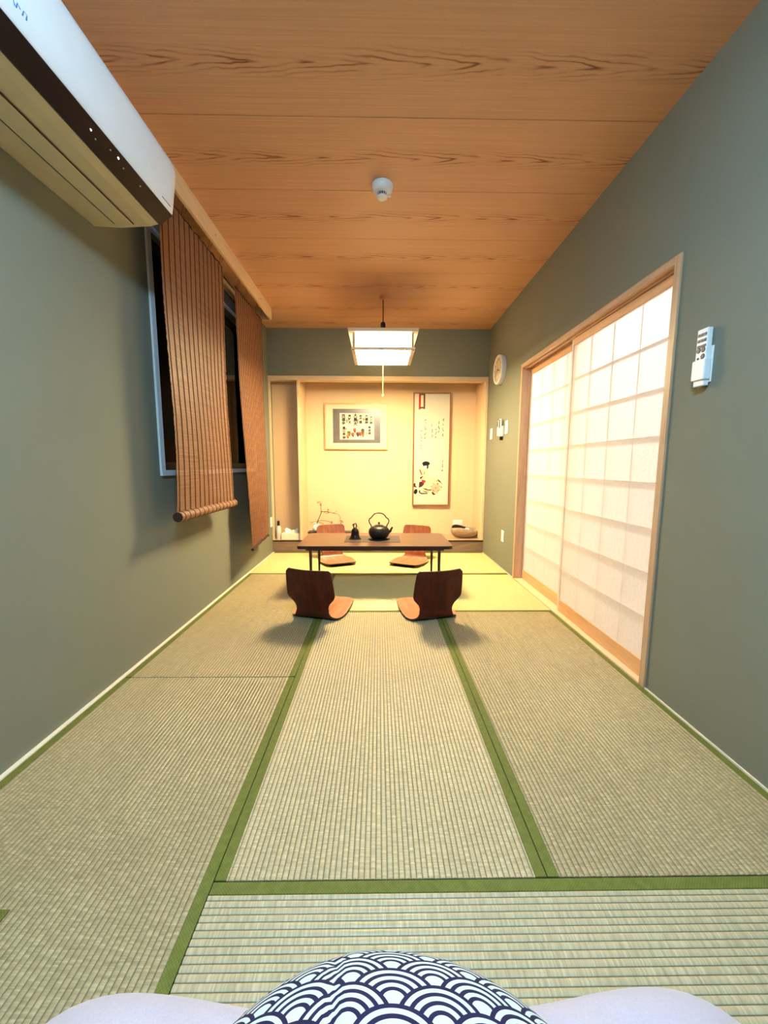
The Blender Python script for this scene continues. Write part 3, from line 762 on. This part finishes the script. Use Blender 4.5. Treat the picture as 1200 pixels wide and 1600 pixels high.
# bell
BX = -.215
bl = thing('table_bell', (BX, 3.50, TZ+.0045), 'small dark bronze bell with a ring-shaped grip beside the kettle', 'bell')
bm = bmesh.new(); lathe(bm, [(.058, 0), (.056, .006), (.043, .020), (.036, .045), (.034, .072), (.029, .088), (.016, .098), (.010, .104)], 30); obj('body', bm, M['bronze'], bl, smooth=True)
bm = bmesh.new(); lathe(bm, [(.0585, 0), (.0595, .003), (.0585, .006)], 30); obj('rim', bm, plain('worn_brass_rim', (120, 96, 60), .3, .8), bl, smooth=True)
bm = bmesh.new(); tube(bm, [(-.010, 0, .098), (-.014, 0, .118), (-.008, 0, .136), (.004, 0, .143), (.012, 0, .132), (.013, 0, .115), (.010, 0, .098)], .0055, 8); obj('grip', bm, M['bronze'], bl, smooth=True, angle=70)
bm = bmesh.new(); tube(bm, [(-.008, 0, .135), (-.020, 0, .132), (-.024, 0, .122)], [.006, .005, .003], 8); obj('hook', bm, M['bronze'], bl, smooth=True, angle=70)
bm = bmesh.new(); tube(bm, [(.012, 0, .128), (.024, 0, .116), (.036, 0, .094), (.040, 0, .07), (.036, 0, .05)], .0016, 6); obj('wire', bm, M['bronze'], bl)

# ------------------------------------------------------------------ floor chairs (bent plywood)
def floor_chair(x, y, rz, label):
    """local: origin at the rear edge of the seat on the floor, +y forward, back leans to -y"""
    o = thing('floor_chair', (x, y, .0022), label, 'floor chair', 'bent plywood floor chairs around the low table', rz)
    R_b = .052; lean = math.radians(17)
    # centre line: from seat front to back top
    cl = []; 
    for i in range(12):
        q_ = i/11; yy = .425*(1-q_)+.05*q_; zz = .006 + .020*(1-q_)**1.6
        cl.append((yy, zz))
    nseat = len(cl)
    total = PI/2+lean
    for i in range(1, 11):
        a = total*i/10; cl.append((.05 - R_b*math.sin(a), .006 + R_b*(1-math.cos(a))))
    y0_, z0_ = cl[-1]; dy, dz = -math.sin(lean), math.cos(lean)
    for i in range(1, 17):
        d_ = .322*i/16; cl.append((y0_+dy*d_, z0_+dz*d_))
    s = [0]
    for a, b in zip(cl, cl[1:]): s.append(s[-1]+math.dist(a, b))
    T = s[-1]
    keys = [(0, .135), (.010, .154), (.035, .166), (.16, .187), (.28, .196), (.36, .190), (.395, .165), (.43, .135), (.465, .122), (.50, .120), (.53, .130), (.555, .152), (.58, .172), (.60, .178), (.70, .173), (.775, .166), (.792, .160), (.80, .146)]
    def hw(u):
        u = u*.80/T
        for (a, wa), (b, wb) in zip(keys, keys[1:]):
            if a <= u <= b:
                q_ = (u-a)/(b-a); return wa+(wb-wa)*q_
        return keys[-1][1]
    nx = 12; th = .009
    def build(i0, i1, name, mats):
        bm = bmesh.new(); top = []; bot = []
        for i in range(i0, i1+1):
            a = cl[max(i-1, 0)]; b = cl[min(i+1, len(cl)-1)]
            ty, tz = b[0]-a[0], b[1]-a[1]; ll = math.hypot(ty, tz); ny_, nz_ = tz/ll, -ty/ll   # normal towards the sitter (up/forward)
            w = hw(s[i]); rt_, rb_ = [], []
            back = max(0, (s[i]-s[nseat+8])/(T-s[nseat+8]))
            for k in range(nx+1):
                u = -1+2*k/nx; cu = .030*(u*u)*back     # back panel dished: sides forward
                xx = u*w
                rt_.append(bm.verts.new((xx, cl[i][0]+ny_*(th)+cu, cl[i][1]+nz_*th)))
                rb_.append(bm.verts.new((xx, cl[i][0]+cu, cl[i][1])))
            top.append(rt_); bot.append(rb_)
        for r_ in range(len(top)-1):
            for k in range(nx):
                f1 = bm.faces.new((top[r_][k], top[r_][k+1], top[r_+1][k+1], top[r_+1][k])); f1.material_index = 0
                f2 = bm.faces.new((bot[r_][k+1], bot[r_][k], bot[r_+1][k], bot[r_+1][k+1])); f2.material_index = 1
            for k in (0, nx):
                f3 = bm.faces.new((top[r_][k], bot[r_][k], bot[r_+1][k], top[r_+1][k])); f3.material_index = 2
        for r_ in (0, len(top)-1):
            for k in range(nx):
                f4 = bm.faces.new((top[r_][k], top[r_][k+1], bot[r_][k+1], bot[r_][k])); f4.material_index = 2
        return obj(name, bm, mats, o, smooth=True, angle=55)
    build(0, nseat+2, 'seat', [M['seatwood'], M['backwood'], M['edge']])
    build(nseat+2, len(cl)-1, 'backrest', [M['backinner'], M['backwood'], M['edge']])
    obj('under_sheet', B(((-.12, .09, 0), (.12, .40, .004))), M['black'], o)  # thin black sheet under the seat
    return o
floor_chair(-.462, 2.615, -math.radians(15.5), 'floor chair with its dark back to the viewer, on the window side of the table')
floor_chair(.402, 2.595, math.radians(14.5), 'floor chair with its dark back to the viewer, on the sliding door side')
floor_chair(-.545, 4.475, PI+math.radians(22), 'bent plywood floor chair behind the table facing the viewer, near the white vase')
floor_chair(.43, 4.43, PI-math.radians(25), 'bent plywood floor chair behind the table facing the viewer, near the driftwood bowl')

# ------------------------------------------------------------------ things in the alcove
fy = 4.83
o = thing('pump_bottle', (-1.262, 4.845, ZP), 'white bottle with a black cap on the alcove platform beside the tissue box', 'bottle')
bm = bmesh.new(); lathe(bm, [(.0001, 0), (.030, 0), (.033, .006), (.033, .12), (.030, .145), (.018, .168), (.013, .172)], 24); obj('body', bm, M['label'], o, smooth=True)
bm = bmesh.new(); lathe(bm, [(.016, .1725), (.017, .20), (.014, .232), (.0001, .235)], 16); obj('cap', bm, M['black'], o, smooth=True)
o = thing('tissue_box', (-1.10, 4.86, ZP), 'cream tissue box with a white tissue sticking out, left end of the alcove platform', 'tissue box')
obj('box', B(((-.118, -.058, 0), (.118, .058, .076)), bevel=.003), M['cardbox'], o)
bm = bmesh.new(); n_ = 14; ra, rb = [], []
for i in range(n_+1):
    q_ = i/n_; x = -.085+.17*q_; w = .010*math.sin(q_*9); hgt = .050+.016*math.sin(q_*7+1)+.012*abs(math.sin(q_*13))-.03*abs(q_-.5)
    ra.append([bm.verts.new((x*.8, -.012+w*.3, .074)), bm.verts.new((x*.92, w-.010, .074+hgt*.5)), bm.verts.new((x, w+.004, .074+hgt)), bm.verts.new((x*.95, w+.016, .074+hgt*.5)), bm.verts.new((x*.8, .014, .074))])
for a, b in zip(ra, ra[1:]):
    for i in range(4): bm.faces.new((a[i], a[i+1], b[i+1], b[i]))
bm.faces.new(ra[0]); bm.faces.new(ra[-1]); obj('tissue', bm, M['tissue'], o, smooth=True, angle=80)
# lacquer stand
ST_Z = .222
o = thing('lacquer_stand', (-.635, 5.035, ZP), 'low black lacquer display stand under the white vase in the alcove', 'stand')
obj('top', B(((-.285, -.075, .055), (.285, .075, ST_Z-ZP)), bevel=.003), M['blackband'], o)
for sx_ in (-1, 1):
    for sy_ in (-1, 1): obj('foot', B(((sx_*.26-.012, sy_*.055-.012, 0), (sx_*.26+.012, sy_*.055+.012, .0545))), M['blackband'], o)
vs = thing('flower_vase', (-.815, 5.02, ST_Z), 'small round white vase with a flowering twig on the lacquer stand', 'vase')
bm = bmesh.new(); lathe(bm, [(.0001, .003), (.026, .0), (.046, .018), (.055, .044), (.052, .068), (.036, .090), (.027, .098), (.034, .108), (.040, .112), (.034, .110), (.022, .098), (.020, .08)], 30); body = obj('body', bm, M['ceramic'], vs, smooth=True, angle=70)
for k in range(10):
    a = 2*PI*k/10
    bm = bmesh.new(); tube(bm, [(math.cos(a)*r_, math.sin(a)*r_, z_) for r_, z_ in ((.0475, .018), (.0562, .044), (.0532, .068), (.0375, .090))], .0012, 4); obj('rib', bm, M['grey'], body)
tw = thing('twig', (-.815, 5.02, ST_Z), 'thin bent twig with small red blossoms standing in the white vase', 'branch')
def twig(pts, r, parent): 
    r = [v*1.4 for v in r] if isinstance(r, list) else r*1.4
    bm = bmesh.new(); tube(bm, pts, r, 6); return obj('stem', bm, M['twig'], parent, smooth=True, angle=80)
twig([(.008, 0, .100), (.018, 0, .13), (.035, 0, .17), (.062, .005, .235), (.072, .01, .26)], [.005, .005, .004, .0035, .003], tw)
twig([(.072, .01, .26), (.062, 0, .31), (.066, 0, .335), (.056, 0, .36), (.052, 0, .385)], .0022, tw)
twig([(.072, .01, .26), (.11, 0, .262), (.16, 0, .258), (.24, -.01, .238), (.285, -.01, .232), (.31, -.01, .20), (.318, -.01, .165), (.31, -.01, .14)], [.003, .0028, .0026, .0022, .002, .002, .0018, .0016], tw)
twig([(.22, 0, .245), (.25, 0, .252), (.272, 0, .27)], .0018, tw)
twig([(.02, 0, .13), (.06, 0, .146), (.12, -.005, .142), (.19, -.005, .128)], .0022, tw)
twig([(.013, 0, .122), (-.03, -.01, .124), (-.07, -.01, .116)], .0022, tw)
twig([(.017, 0, .122), (.05, -.01, .120), (.085, -.01, .112)], .0022, tw)
fl_src = None
for (x, z, n_) in ((.04, .385, 4), (.075, .355, 5), (.078, .26, 3), (.13, .25, 5), (.15, .285, 4), (.165, .262, 3), (.20, .125, 6), (.335, .125, 6), (.315, .10, 3), (-.07, .112, 2), (.09, .11, 3)):
    for k in range(n_):
        p = (x+rnd.uniform(-.018, .018), rnd.uniform(-.015, .01), z+rnd.uniform(-.016, .016))
        bm = bmesh.new()
        for q_ in range(5):
            a = 2*PI*q_/5
            v0 = bm.verts.new((0, 0, 0)); v1 = bm.verts.new((.0075*math.cos(a-.45), -.003, .0075*math.sin(a-.45))); v2 = bm.verts.new((.0095*math.cos(a), -.004, .0095*math.sin(a))); v3 = bm.verts.new((.0075*math.cos(a+.45), -.003, .0075*math.sin(a+.45)))
            bm.faces.new((v0, v1, v2, v3))
        b_ = obj('blossom', bm, M['bud'] if z < .118 and x < .1 else M['petal'], tw, loc=p)
        b_.rotation_euler = (rnd.uniform(-.8, .8), rnd.uniform(0, 3), rnd.uniform(-.8, .8))
bm = bmesh.new(); lathe(bm, [(.0001, 0), (.034, 0), (.036, .03), (.026, .062), (.014, .078), (.0001, .084)], 7); o = obj('incense_cone', bm, M['black'], None, loc=(-.638, 5.03, ST_Z+.0), smooth=False)
tag(o, 'small black cone-shaped incense burner on the lacquer stand, behind the chair back', 'incense burner')
# driftwood bowl
o = thing('driftwood_bowl', (1.11, 4.955, ZP), 'boat-shaped driftwood bowl with a dark hollow on the alcove platform', 'bowl')
bm = bmesh.new(); nu, nv = 32, 10
def bowlpt(a, t_, inner=0):
    # t_ 0 = base, 1 = rim; long axis x; right end pulled out and up
    ca, sa = math.cos(a), math.sin(a)
    ext = .185*(1+.10*(ca > 0)*ca)
    rx = ext*(.30+.70*math.sin(t_*PI/2)**.9) - inner*.014; ry = .115*(.30+.70*math.sin(t_*PI/2)) - inner*.012
    z = .006 + .105*t_**1.6 + inner*.010 + t_**2*(.020*(-ca) + .018*max(0, sa)) + .012*math.sin(3*a+1)*t_
    return (rx*ca*(1-.0)+.01*t_, ry*sa*(1-.35*abs(ca)**3*t_), z)
rings = []
for j in range(nv+1): rings.append([bm.verts.new(bowlpt(2*PI*i/nu, j/nv)) for i in range(nu)])
inn = []
for j in range(nv, -1, -1): inn.append([bm.verts.new(bowlpt(2*PI*i/nu, j/nv, 1)) for i in range(nu)])
allr = rings+inn
for q_, (a, b) in enumerate(zip(allr, allr[1:])):
    for i in range(nu):
        f_ = bm.faces.new((a[i], a[(i+1) % nu], b[(i+1) % nu], b[i])); f_.material_index = 1 if (q_ > nv and f_.calc_center_median().x < .03) else 0
bm.faces.new(rings[0][::-1]); f_ = bm.faces.new(inn[-1]); f_.material_index = 1
obj('bowl', bm, [M['drift'], M['edge']], o, smooth=True, angle=80)
bm = bmesh.new(); lathe(bm, [(.0001, 0), (.020, .004), (.024, .014), (.012, .022), (.0001, .024)], 12, (.035, -.02, .105), 'Z', 1.5, 1); obj('pebble', bm, M['ceramic'], o, smooth=True)
bm = bmesh.new(); prism(bm, [(0, 0), (.125, 0), (.125, .085), (.03, .03)], 'Y', 0, .095); o2 = obj('brown_wedge', bm, M['plat'], None, loc=(1.145, 5.098, ZP)); tag(o2, 'brown wedge behind the driftwood bowl in the alcove corner', 'wedge')  # plain brown wedge shape behind the bowl

# ------------------------------------------------------------------ framed art (flat print on real panels)
def art_mat(cx, cz, y): return Matrix.Translation((cx, y, cz)) @ Matrix(((1, 0, 0, 0), (0, 0, -1, 0), (0, 1, 0, 0), (0, 0, 0, 1)))
def flat(name, polys, mat, parent, y=0.0, th=.0006):
    bm = bmesh.new()
    for p in polys: prism(bm, p, 'Y', y-th, y)
    return obj(name, bm, mat, parent)
def flatm(name, polys, mat, parent, y):
    for p in polys: flat(name, [p], mat, parent, y)
def blob(cx, cz, rx, rz_, n=12, rot=0, wob=0):
    return [(cx+math.cos(rot)*rx*math.cos(a)*(1+wob*math.sin(3*a))-math.sin(rot)*rz_*math.sin(a), cz+math.sin(rot)*rx*math.cos(a)+math.cos(rot)*rz_*math.sin(a)*(1+wob*math.sin(3*a))) for a in [2*PI*i/n for i in range(n)]]
def frame(name, cx, cz, w, h, fw, fd, label, fm, back):
    o = thing(name, (cx, YREC, cz), label, 'picture')
    a, b = w/2, h/2
    obj('frame_side', B(((-a, -fd, -b), (-a+fw, -.0005, b)), ((a-fw, -fd, -b), (a, -.0005, b)), ((-a+fw, -fd, b-fw), (a-fw, -.0005, b)), ((-a+fw, -fd, -b), (a-fw, -.0005, -b+fw))), fm, o)
    obj('mount', B(((-a+fw, -fd+.010, -b+fw), (a-fw, -fd+.014, b-fw))), back, o)
    return o, -fd+.010
o, y = frame('framed_print', -.295, 1.590, .83, .60, .018, .028, 'framed seven-columns calligraphy print on grey silk in a light oak frame', M['oakframe'], M['matboard'])
o['label'] = 'wide framed calligraphy print with small coloured figures on grey silk, light oak frame'
obj('silk_panel', B(((-.305, y-.002, -.215), (.315, y-.0001, .225))), M['silk'], o)
sheet = obj('print_sheet', B(((-.215, y-.004, -.170), (.235, y-.0021, .170))), M['artpaper'], o)
ty = y-.0045
def vtext(s, x, z, size, mat=M['inkblack']):
    return text('calligraphy', '\n'.join(s), size, mat, sheet, art_mat(x, z, ty), .0003, 'CENTER', 0, .98, size*.035)
for s, x, z, sz in (('西福寺', -.165, .085, .048), ('弁財天', -.085, .09, .042), ('大黒天', -.010, .085, .054), ('布袋尊', .058, .09, .040), ('大福神', .135, .09, .042), ('大六神', .195, .08, .036),
                    ('恵比寿神', -.160, -.085, .042), ('寿老神', .175, -.055, .038)): vtext(s, x, z, sz)
for s, x, z in (('七福神', -.122, .075), ('福禄', .098, .085), ('毘沙門', .022, .06), ('吉祥', .140, -.10)): vtext(s, x, z, .020, M['inkgrey'])
for cx_, cz_, m_, sc in ((-.095, -.09, 'inkgreen', 1), (-.045, -.105, 'inkpink', .9), (-.02, -.05, 'inkpink', .9), (.02, -.10, 'inkgrey', .9), (.05, -.095, 'inkpink', .8), (.085, -.10, 'inkgold', 1), (-.11, -.13, 'inkgold', .8)):
    flat('painted_figure', [blob(cx_, cz_, .024*sc, .036*sc, 10, .2, .2)], M[m_], sheet, ty)
    flat('painted_figure', [blob(cx_+.004, cz_+.046*sc, .010*sc, .011*sc, 10)], M['inkcream'], sheet, ty)
    flat('painted_figure', [blob(cx_-.004, cz_-.012, .010*sc, .014*sc, 8, .5)], M['inkplum' if sc < .95 else 'inkpink'], sheet, ty-.0007)
flat('painted_figure', [blob(.085, -.06, .022, .038, 9, 0, .2)], M['inkgrey'], sheet, ty-.0007)
flat('painted_figure', [blob(-.13, -.03, .009, .009)], M['inkpink'], sheet, ty)
o, y = frame('framed_scroll_print', .697, 1.287, .492, 1.475, .016, .045, 'tall narrow framed print of a seated woman in a cream kimono under brush writing', M['goldwood'], M['artpaper'])
ty = y-.0006
# px frame -> local coordinates: picture spans x 646..700, y 615..788 in the photograph
W2, H2 = .46, 1.443
def L2(u, v): return (-.23+u*W2, .7215-v*H2)     # u,v in 0..1 from the top left
# top left tab
flat('tab', [[L2(.12, .0), L2(.30, .0), L2(.30, .135), L2(.21, .128), L2(.12, .14)]], M['inkgrey'], o, ty)
flat('tab', [[L2(.12, .002), L2(.17, .002), L2(.165, .134), L2(.12, .14)]], M['inkred'], o, ty-.0008)
flat('tab', [[L2(.175, .012), L2(.25, .012), L2(.25, .115), L2(.175, .115)]], M['inkcream'], o, ty-.0008)
# running-hand columns drawn as brush strokes
def brush_column(u, v0, v1, w, seed):
    r_ = random.Random(seed); bm = bmesh.new(); v = v0
    while v < v1:
        pts = []; uu = u+r_.uniform(-.3, .3)*w
        n_ = r_.randint(3, 6)
        for k in range(n_):
            p = L2(uu, v); pts.append((p[0], ty-.0004, p[1])); uu = u+r_.uniform(-1, 1)*w; v += r_.uniform(.003, .009)
        tube(bm, pts, [r_.uniform(.0022, .0055) for _ in pts], 5)
        v += r_.uniform(.004, .014)
    bmesh.ops.scale(bm, vec=(1, .12, 1), space=Matrix.Translation((0, -ty, 0)), verts=bm.verts[:])
    obj('brush_writing', bm, M['inkblack'], o)
for u, a, b, w in ((.20, .315, .50, .025), (.315, .225, .40, .035), (.50, .262, .39, .03), (.62, .305, .385, .025), (.70, .242, .345, .022), (.82, .218, .355, .03)): brush_column(u, a, b, w, int(u*100))
brush_column(.83, .585, .64, .012, 5)
def PX(x, y_):   # zoomed crop (15x) of the print, picture left edge 210..., to local
    X_ = 630+x/15; Y_ = 700+y_/15
    return L2((X_-645.5)/(698.5-645.5), (Y_-615.5)/(786-615.5))
def pp(*pts): return [PX(*p) for p in pts]
flat('kimono', [pp((300, 440), (420, 380), (520, 380), (540, 470), (560, 600), (620, 650), (720, 620), (800, 680), (880, 780), (900, 900), (820, 1000), (680, 1050), (560, 1020), (400, 1040), (340, 990), (440, 900), (340, 800), (330, 700), (290, 820), (280, 640))], M['inkcream'], o, ty)
flat('obi', [pp((370, 650), (450, 610), (440, 640), (390, 700)), pp((360, 760), (500, 730), (460, 830), (420, 870), (350, 890))], M['inkplum'], o, ty-.0008)
flat('obi', [pp((420, 700), (500, 720), (505, 760), (450, 790), (420, 750)), pp((355, 470), (380, 460), (430, 590), (405, 590)), pp((455, 600), (465, 540), (500, 500), (480, 560))], M['inkred'], o, ty-.0016)
flat('sleeve', [pp((213, 800), (275, 780), (275, 840), (315, 890), (213, 870))], M['inkplum'], o, ty-.0008)
flat('hair', [pp(*[(510+90*math.cos(a), 325+52*math.sin(a)) for a in [2*PI*i/14 for i in range(14)]]), pp((535, 370), (570, 370), (560, 440), (525, 445)), pp((430, 330), (470, 340), (475, 390), (450, 385))], M['inkblack'], o, ty-.0008)
flat('hair', [pp((415, 295), (440, 310), (435, 340), (420, 320))], M['inkred'], o, ty-.0016)
flat('face', [pp((470, 385), (530, 375), (530, 420), (490, 450), (450, 440))], M['paperwhite'], o, ty-.0008)
flat('shoe', [pp(*[(280+42*math.cos(a)-10*math.sin(a), 985+62*math.sin(a)) for a in [2*PI*i/12 for i in range(12)]])], M['inkblack'], o, ty-.0008)
flatm('hem_line', [pp((350, 990), (370, 950), (390, 960), (380, 1000), (430, 1020), (560, 1015), (560, 1035), (420, 1045), (370, 1020)), pp((650, 1000), (680, 985), (700, 1030), (750, 1030), (720, 1060), (680, 1060)), pp((780, 680), (840, 730), (910, 840), (850, 770), (800, 740))], M['inkblack'], o, ty-.0008)
flatm('hem_line', [pp((440, 910), (520, 910), (560, 935), (660, 930), (640, 960), (560, 960), (500, 940)), pp((430, 960), (500, 975), (600, 985), (500, 1000))], M['inkgrey'], o, ty-.0012)
fl = []
for q_ in range(16):
    a = 2*PI*q_/16; r1 = 95+20*(q_ % 2); fl.append(pp((740, 900), (740+r1*math.cos(a-.09), 900+r1*1.1*math.sin(a-.09)), (740+r1*1.1*math.cos(a+.05), 900+r1*1.2*math.sin(a+.05))))
flat('kimono_flower', fl, M['inkpink'], o, ty-.0014)
flat('kimono_flower', [pp(*[(cx_+14*math.cos(a), cz_+16*math.sin(a)) for a in [2*PI*i/8 for i in range(8)]]) for cx_, cz_ in ((740, 895), (770, 730), (870, 880), (800, 960), (690, 960), (790, 800))], M['inkred'], o, ty-.002)
flat('seal', [pp(*[(885+20*math.cos(a), 485+20*math.sin(a)) for a in [2*PI*i/10 for i in range(10)]])], M['inkpink'], o, ty)

# ------------------------------------------------------------------ near: futon and wave-print cushion
def soft(name, label, cat, cx_, cy_, a, b, ex, z0, hfun, mat, nu=72, nr=26, rimh=.04, uvf=None, dent=0):
    """pillow-like closed form with a superellipse plan; hfun(x,y,r) gives the top height above the seam"""
    o = thing(name, (cx_, cy_, z0), label, cat)
    bm = bmesh.new(); uvl = bm.loops.layers.uv.new('uv'); rings = []
    def plan(t_, r_):
        c_, s_ = math.cos(t_), math.sin(t_)
        k_ = (abs(c_)**ex + abs(s_)**ex)**(-1/ex)
        x_, y_ = a*r_*k_*c_, b*r_*k_*s_
        return x_, y_ - dent*math.exp(-(x_/.34)**2)*max(0, y_/b)**3
    cen = bm.verts.new((0, 0, hfun(0, 0, 0)))
    for j in range(1, nr+1):
        r_ = math.sin(j/nr*PI/2)**.9
        rings.append([bm.verts.new((*plan(2*PI*i/nu, r_), hfun(*plan(2*PI*i/nu, r_), r_))) for i in range(nu)])
    low = []
    for r_, zf in ((1.0, .5), (.985, .12), (.95, 0)):
        low.append([bm.verts.new((*plan(2*PI*i/nu, r_), rimh*zf)) for i in range(nu)])
    for i in range(nu): bm.faces.new((cen, rings[0][i], rings[0][(i+1) % nu]))
    allr = rings+low[0:]
    for p, q_ in zip(allr, allr[1:]):
        for i in range(nu): bm.faces.new((p[i], q_[i], q_[(i+1) % nu], p[(i+1) % nu]))
    bm.faces.new(allr[-1][::-1])
    if uvf:
        for f_ in bm.faces:
            for l_ in f_.loops: l_[uvl].uv = uvf(*l_.vert.co)
    ob = obj('cover', bm, mat, o, smooth=True, angle=100)
    return o, ob
def fut(x, y, r_):
    e = max(0, 1-r_**14)
    z = .045 + .058*e**.5
    z += .014*math.exp(-((abs(x)-.50)/.13)**2)*e**.5       # the corners puff up
    z -= .022*math.exp(-(abs(x)/.34)**2)
    # soft creases running out of the corners
    for sx_ in (-1, 1):
        d = (x*sx_-.50)*.55+(y-.45)*.83
        if x*sx_ > .3: z += .004*math.sin(d*95)*math.exp(-((d)/.07)**2)*e
    z += .003*math.sin(x*16+y*9) + (.022*math.exp(-((x+.47)/.16)**2)*e**.5)
    return z
fo, _ = soft('floor_mattress', 'pale lavender padded floor mattress under the round wave-print cushion', 'mattress', .025, .0, .685, .648, 9, .0035, fut, M['cotton'], 220, 44, dent=.045)
def cus(x, y, r_):
    e = math.sqrt(max(0, 1-r_**2.6))
    z = .03 + .205*e
    z += .010*math.exp(-((x+.055)/.05)**2)*e                # ridge of the pleat
    fold = -.009*math.exp(-((x+.078+.04*(y-.1))/.007)**2)*e  # pleat groove
    z += fold
    an = math.atan2(y, x)
    z += .006*math.sin(an*7+1)*r_**2*e + .004*math.sin(x*26)*e*r_
    return z
def cuv(x, y, z):
    s_ = .012/(1+math.exp((x+.078+.04*(y-.1))*900))
    rr = math.hypot(x/.36, y/.31); k = 1+.18*rr**3
    return (x*k+s_+.062, y*k+s_*.6+.014)
cu_, _ = soft('floor_cushion', 'round floor cushion in navy and white wave-print cotton, on the lavender mattress', 'cushion', .015, .275, .385, .352, 2.0, .093, cus, M['wave'], 160, 44, uvf=cuv)
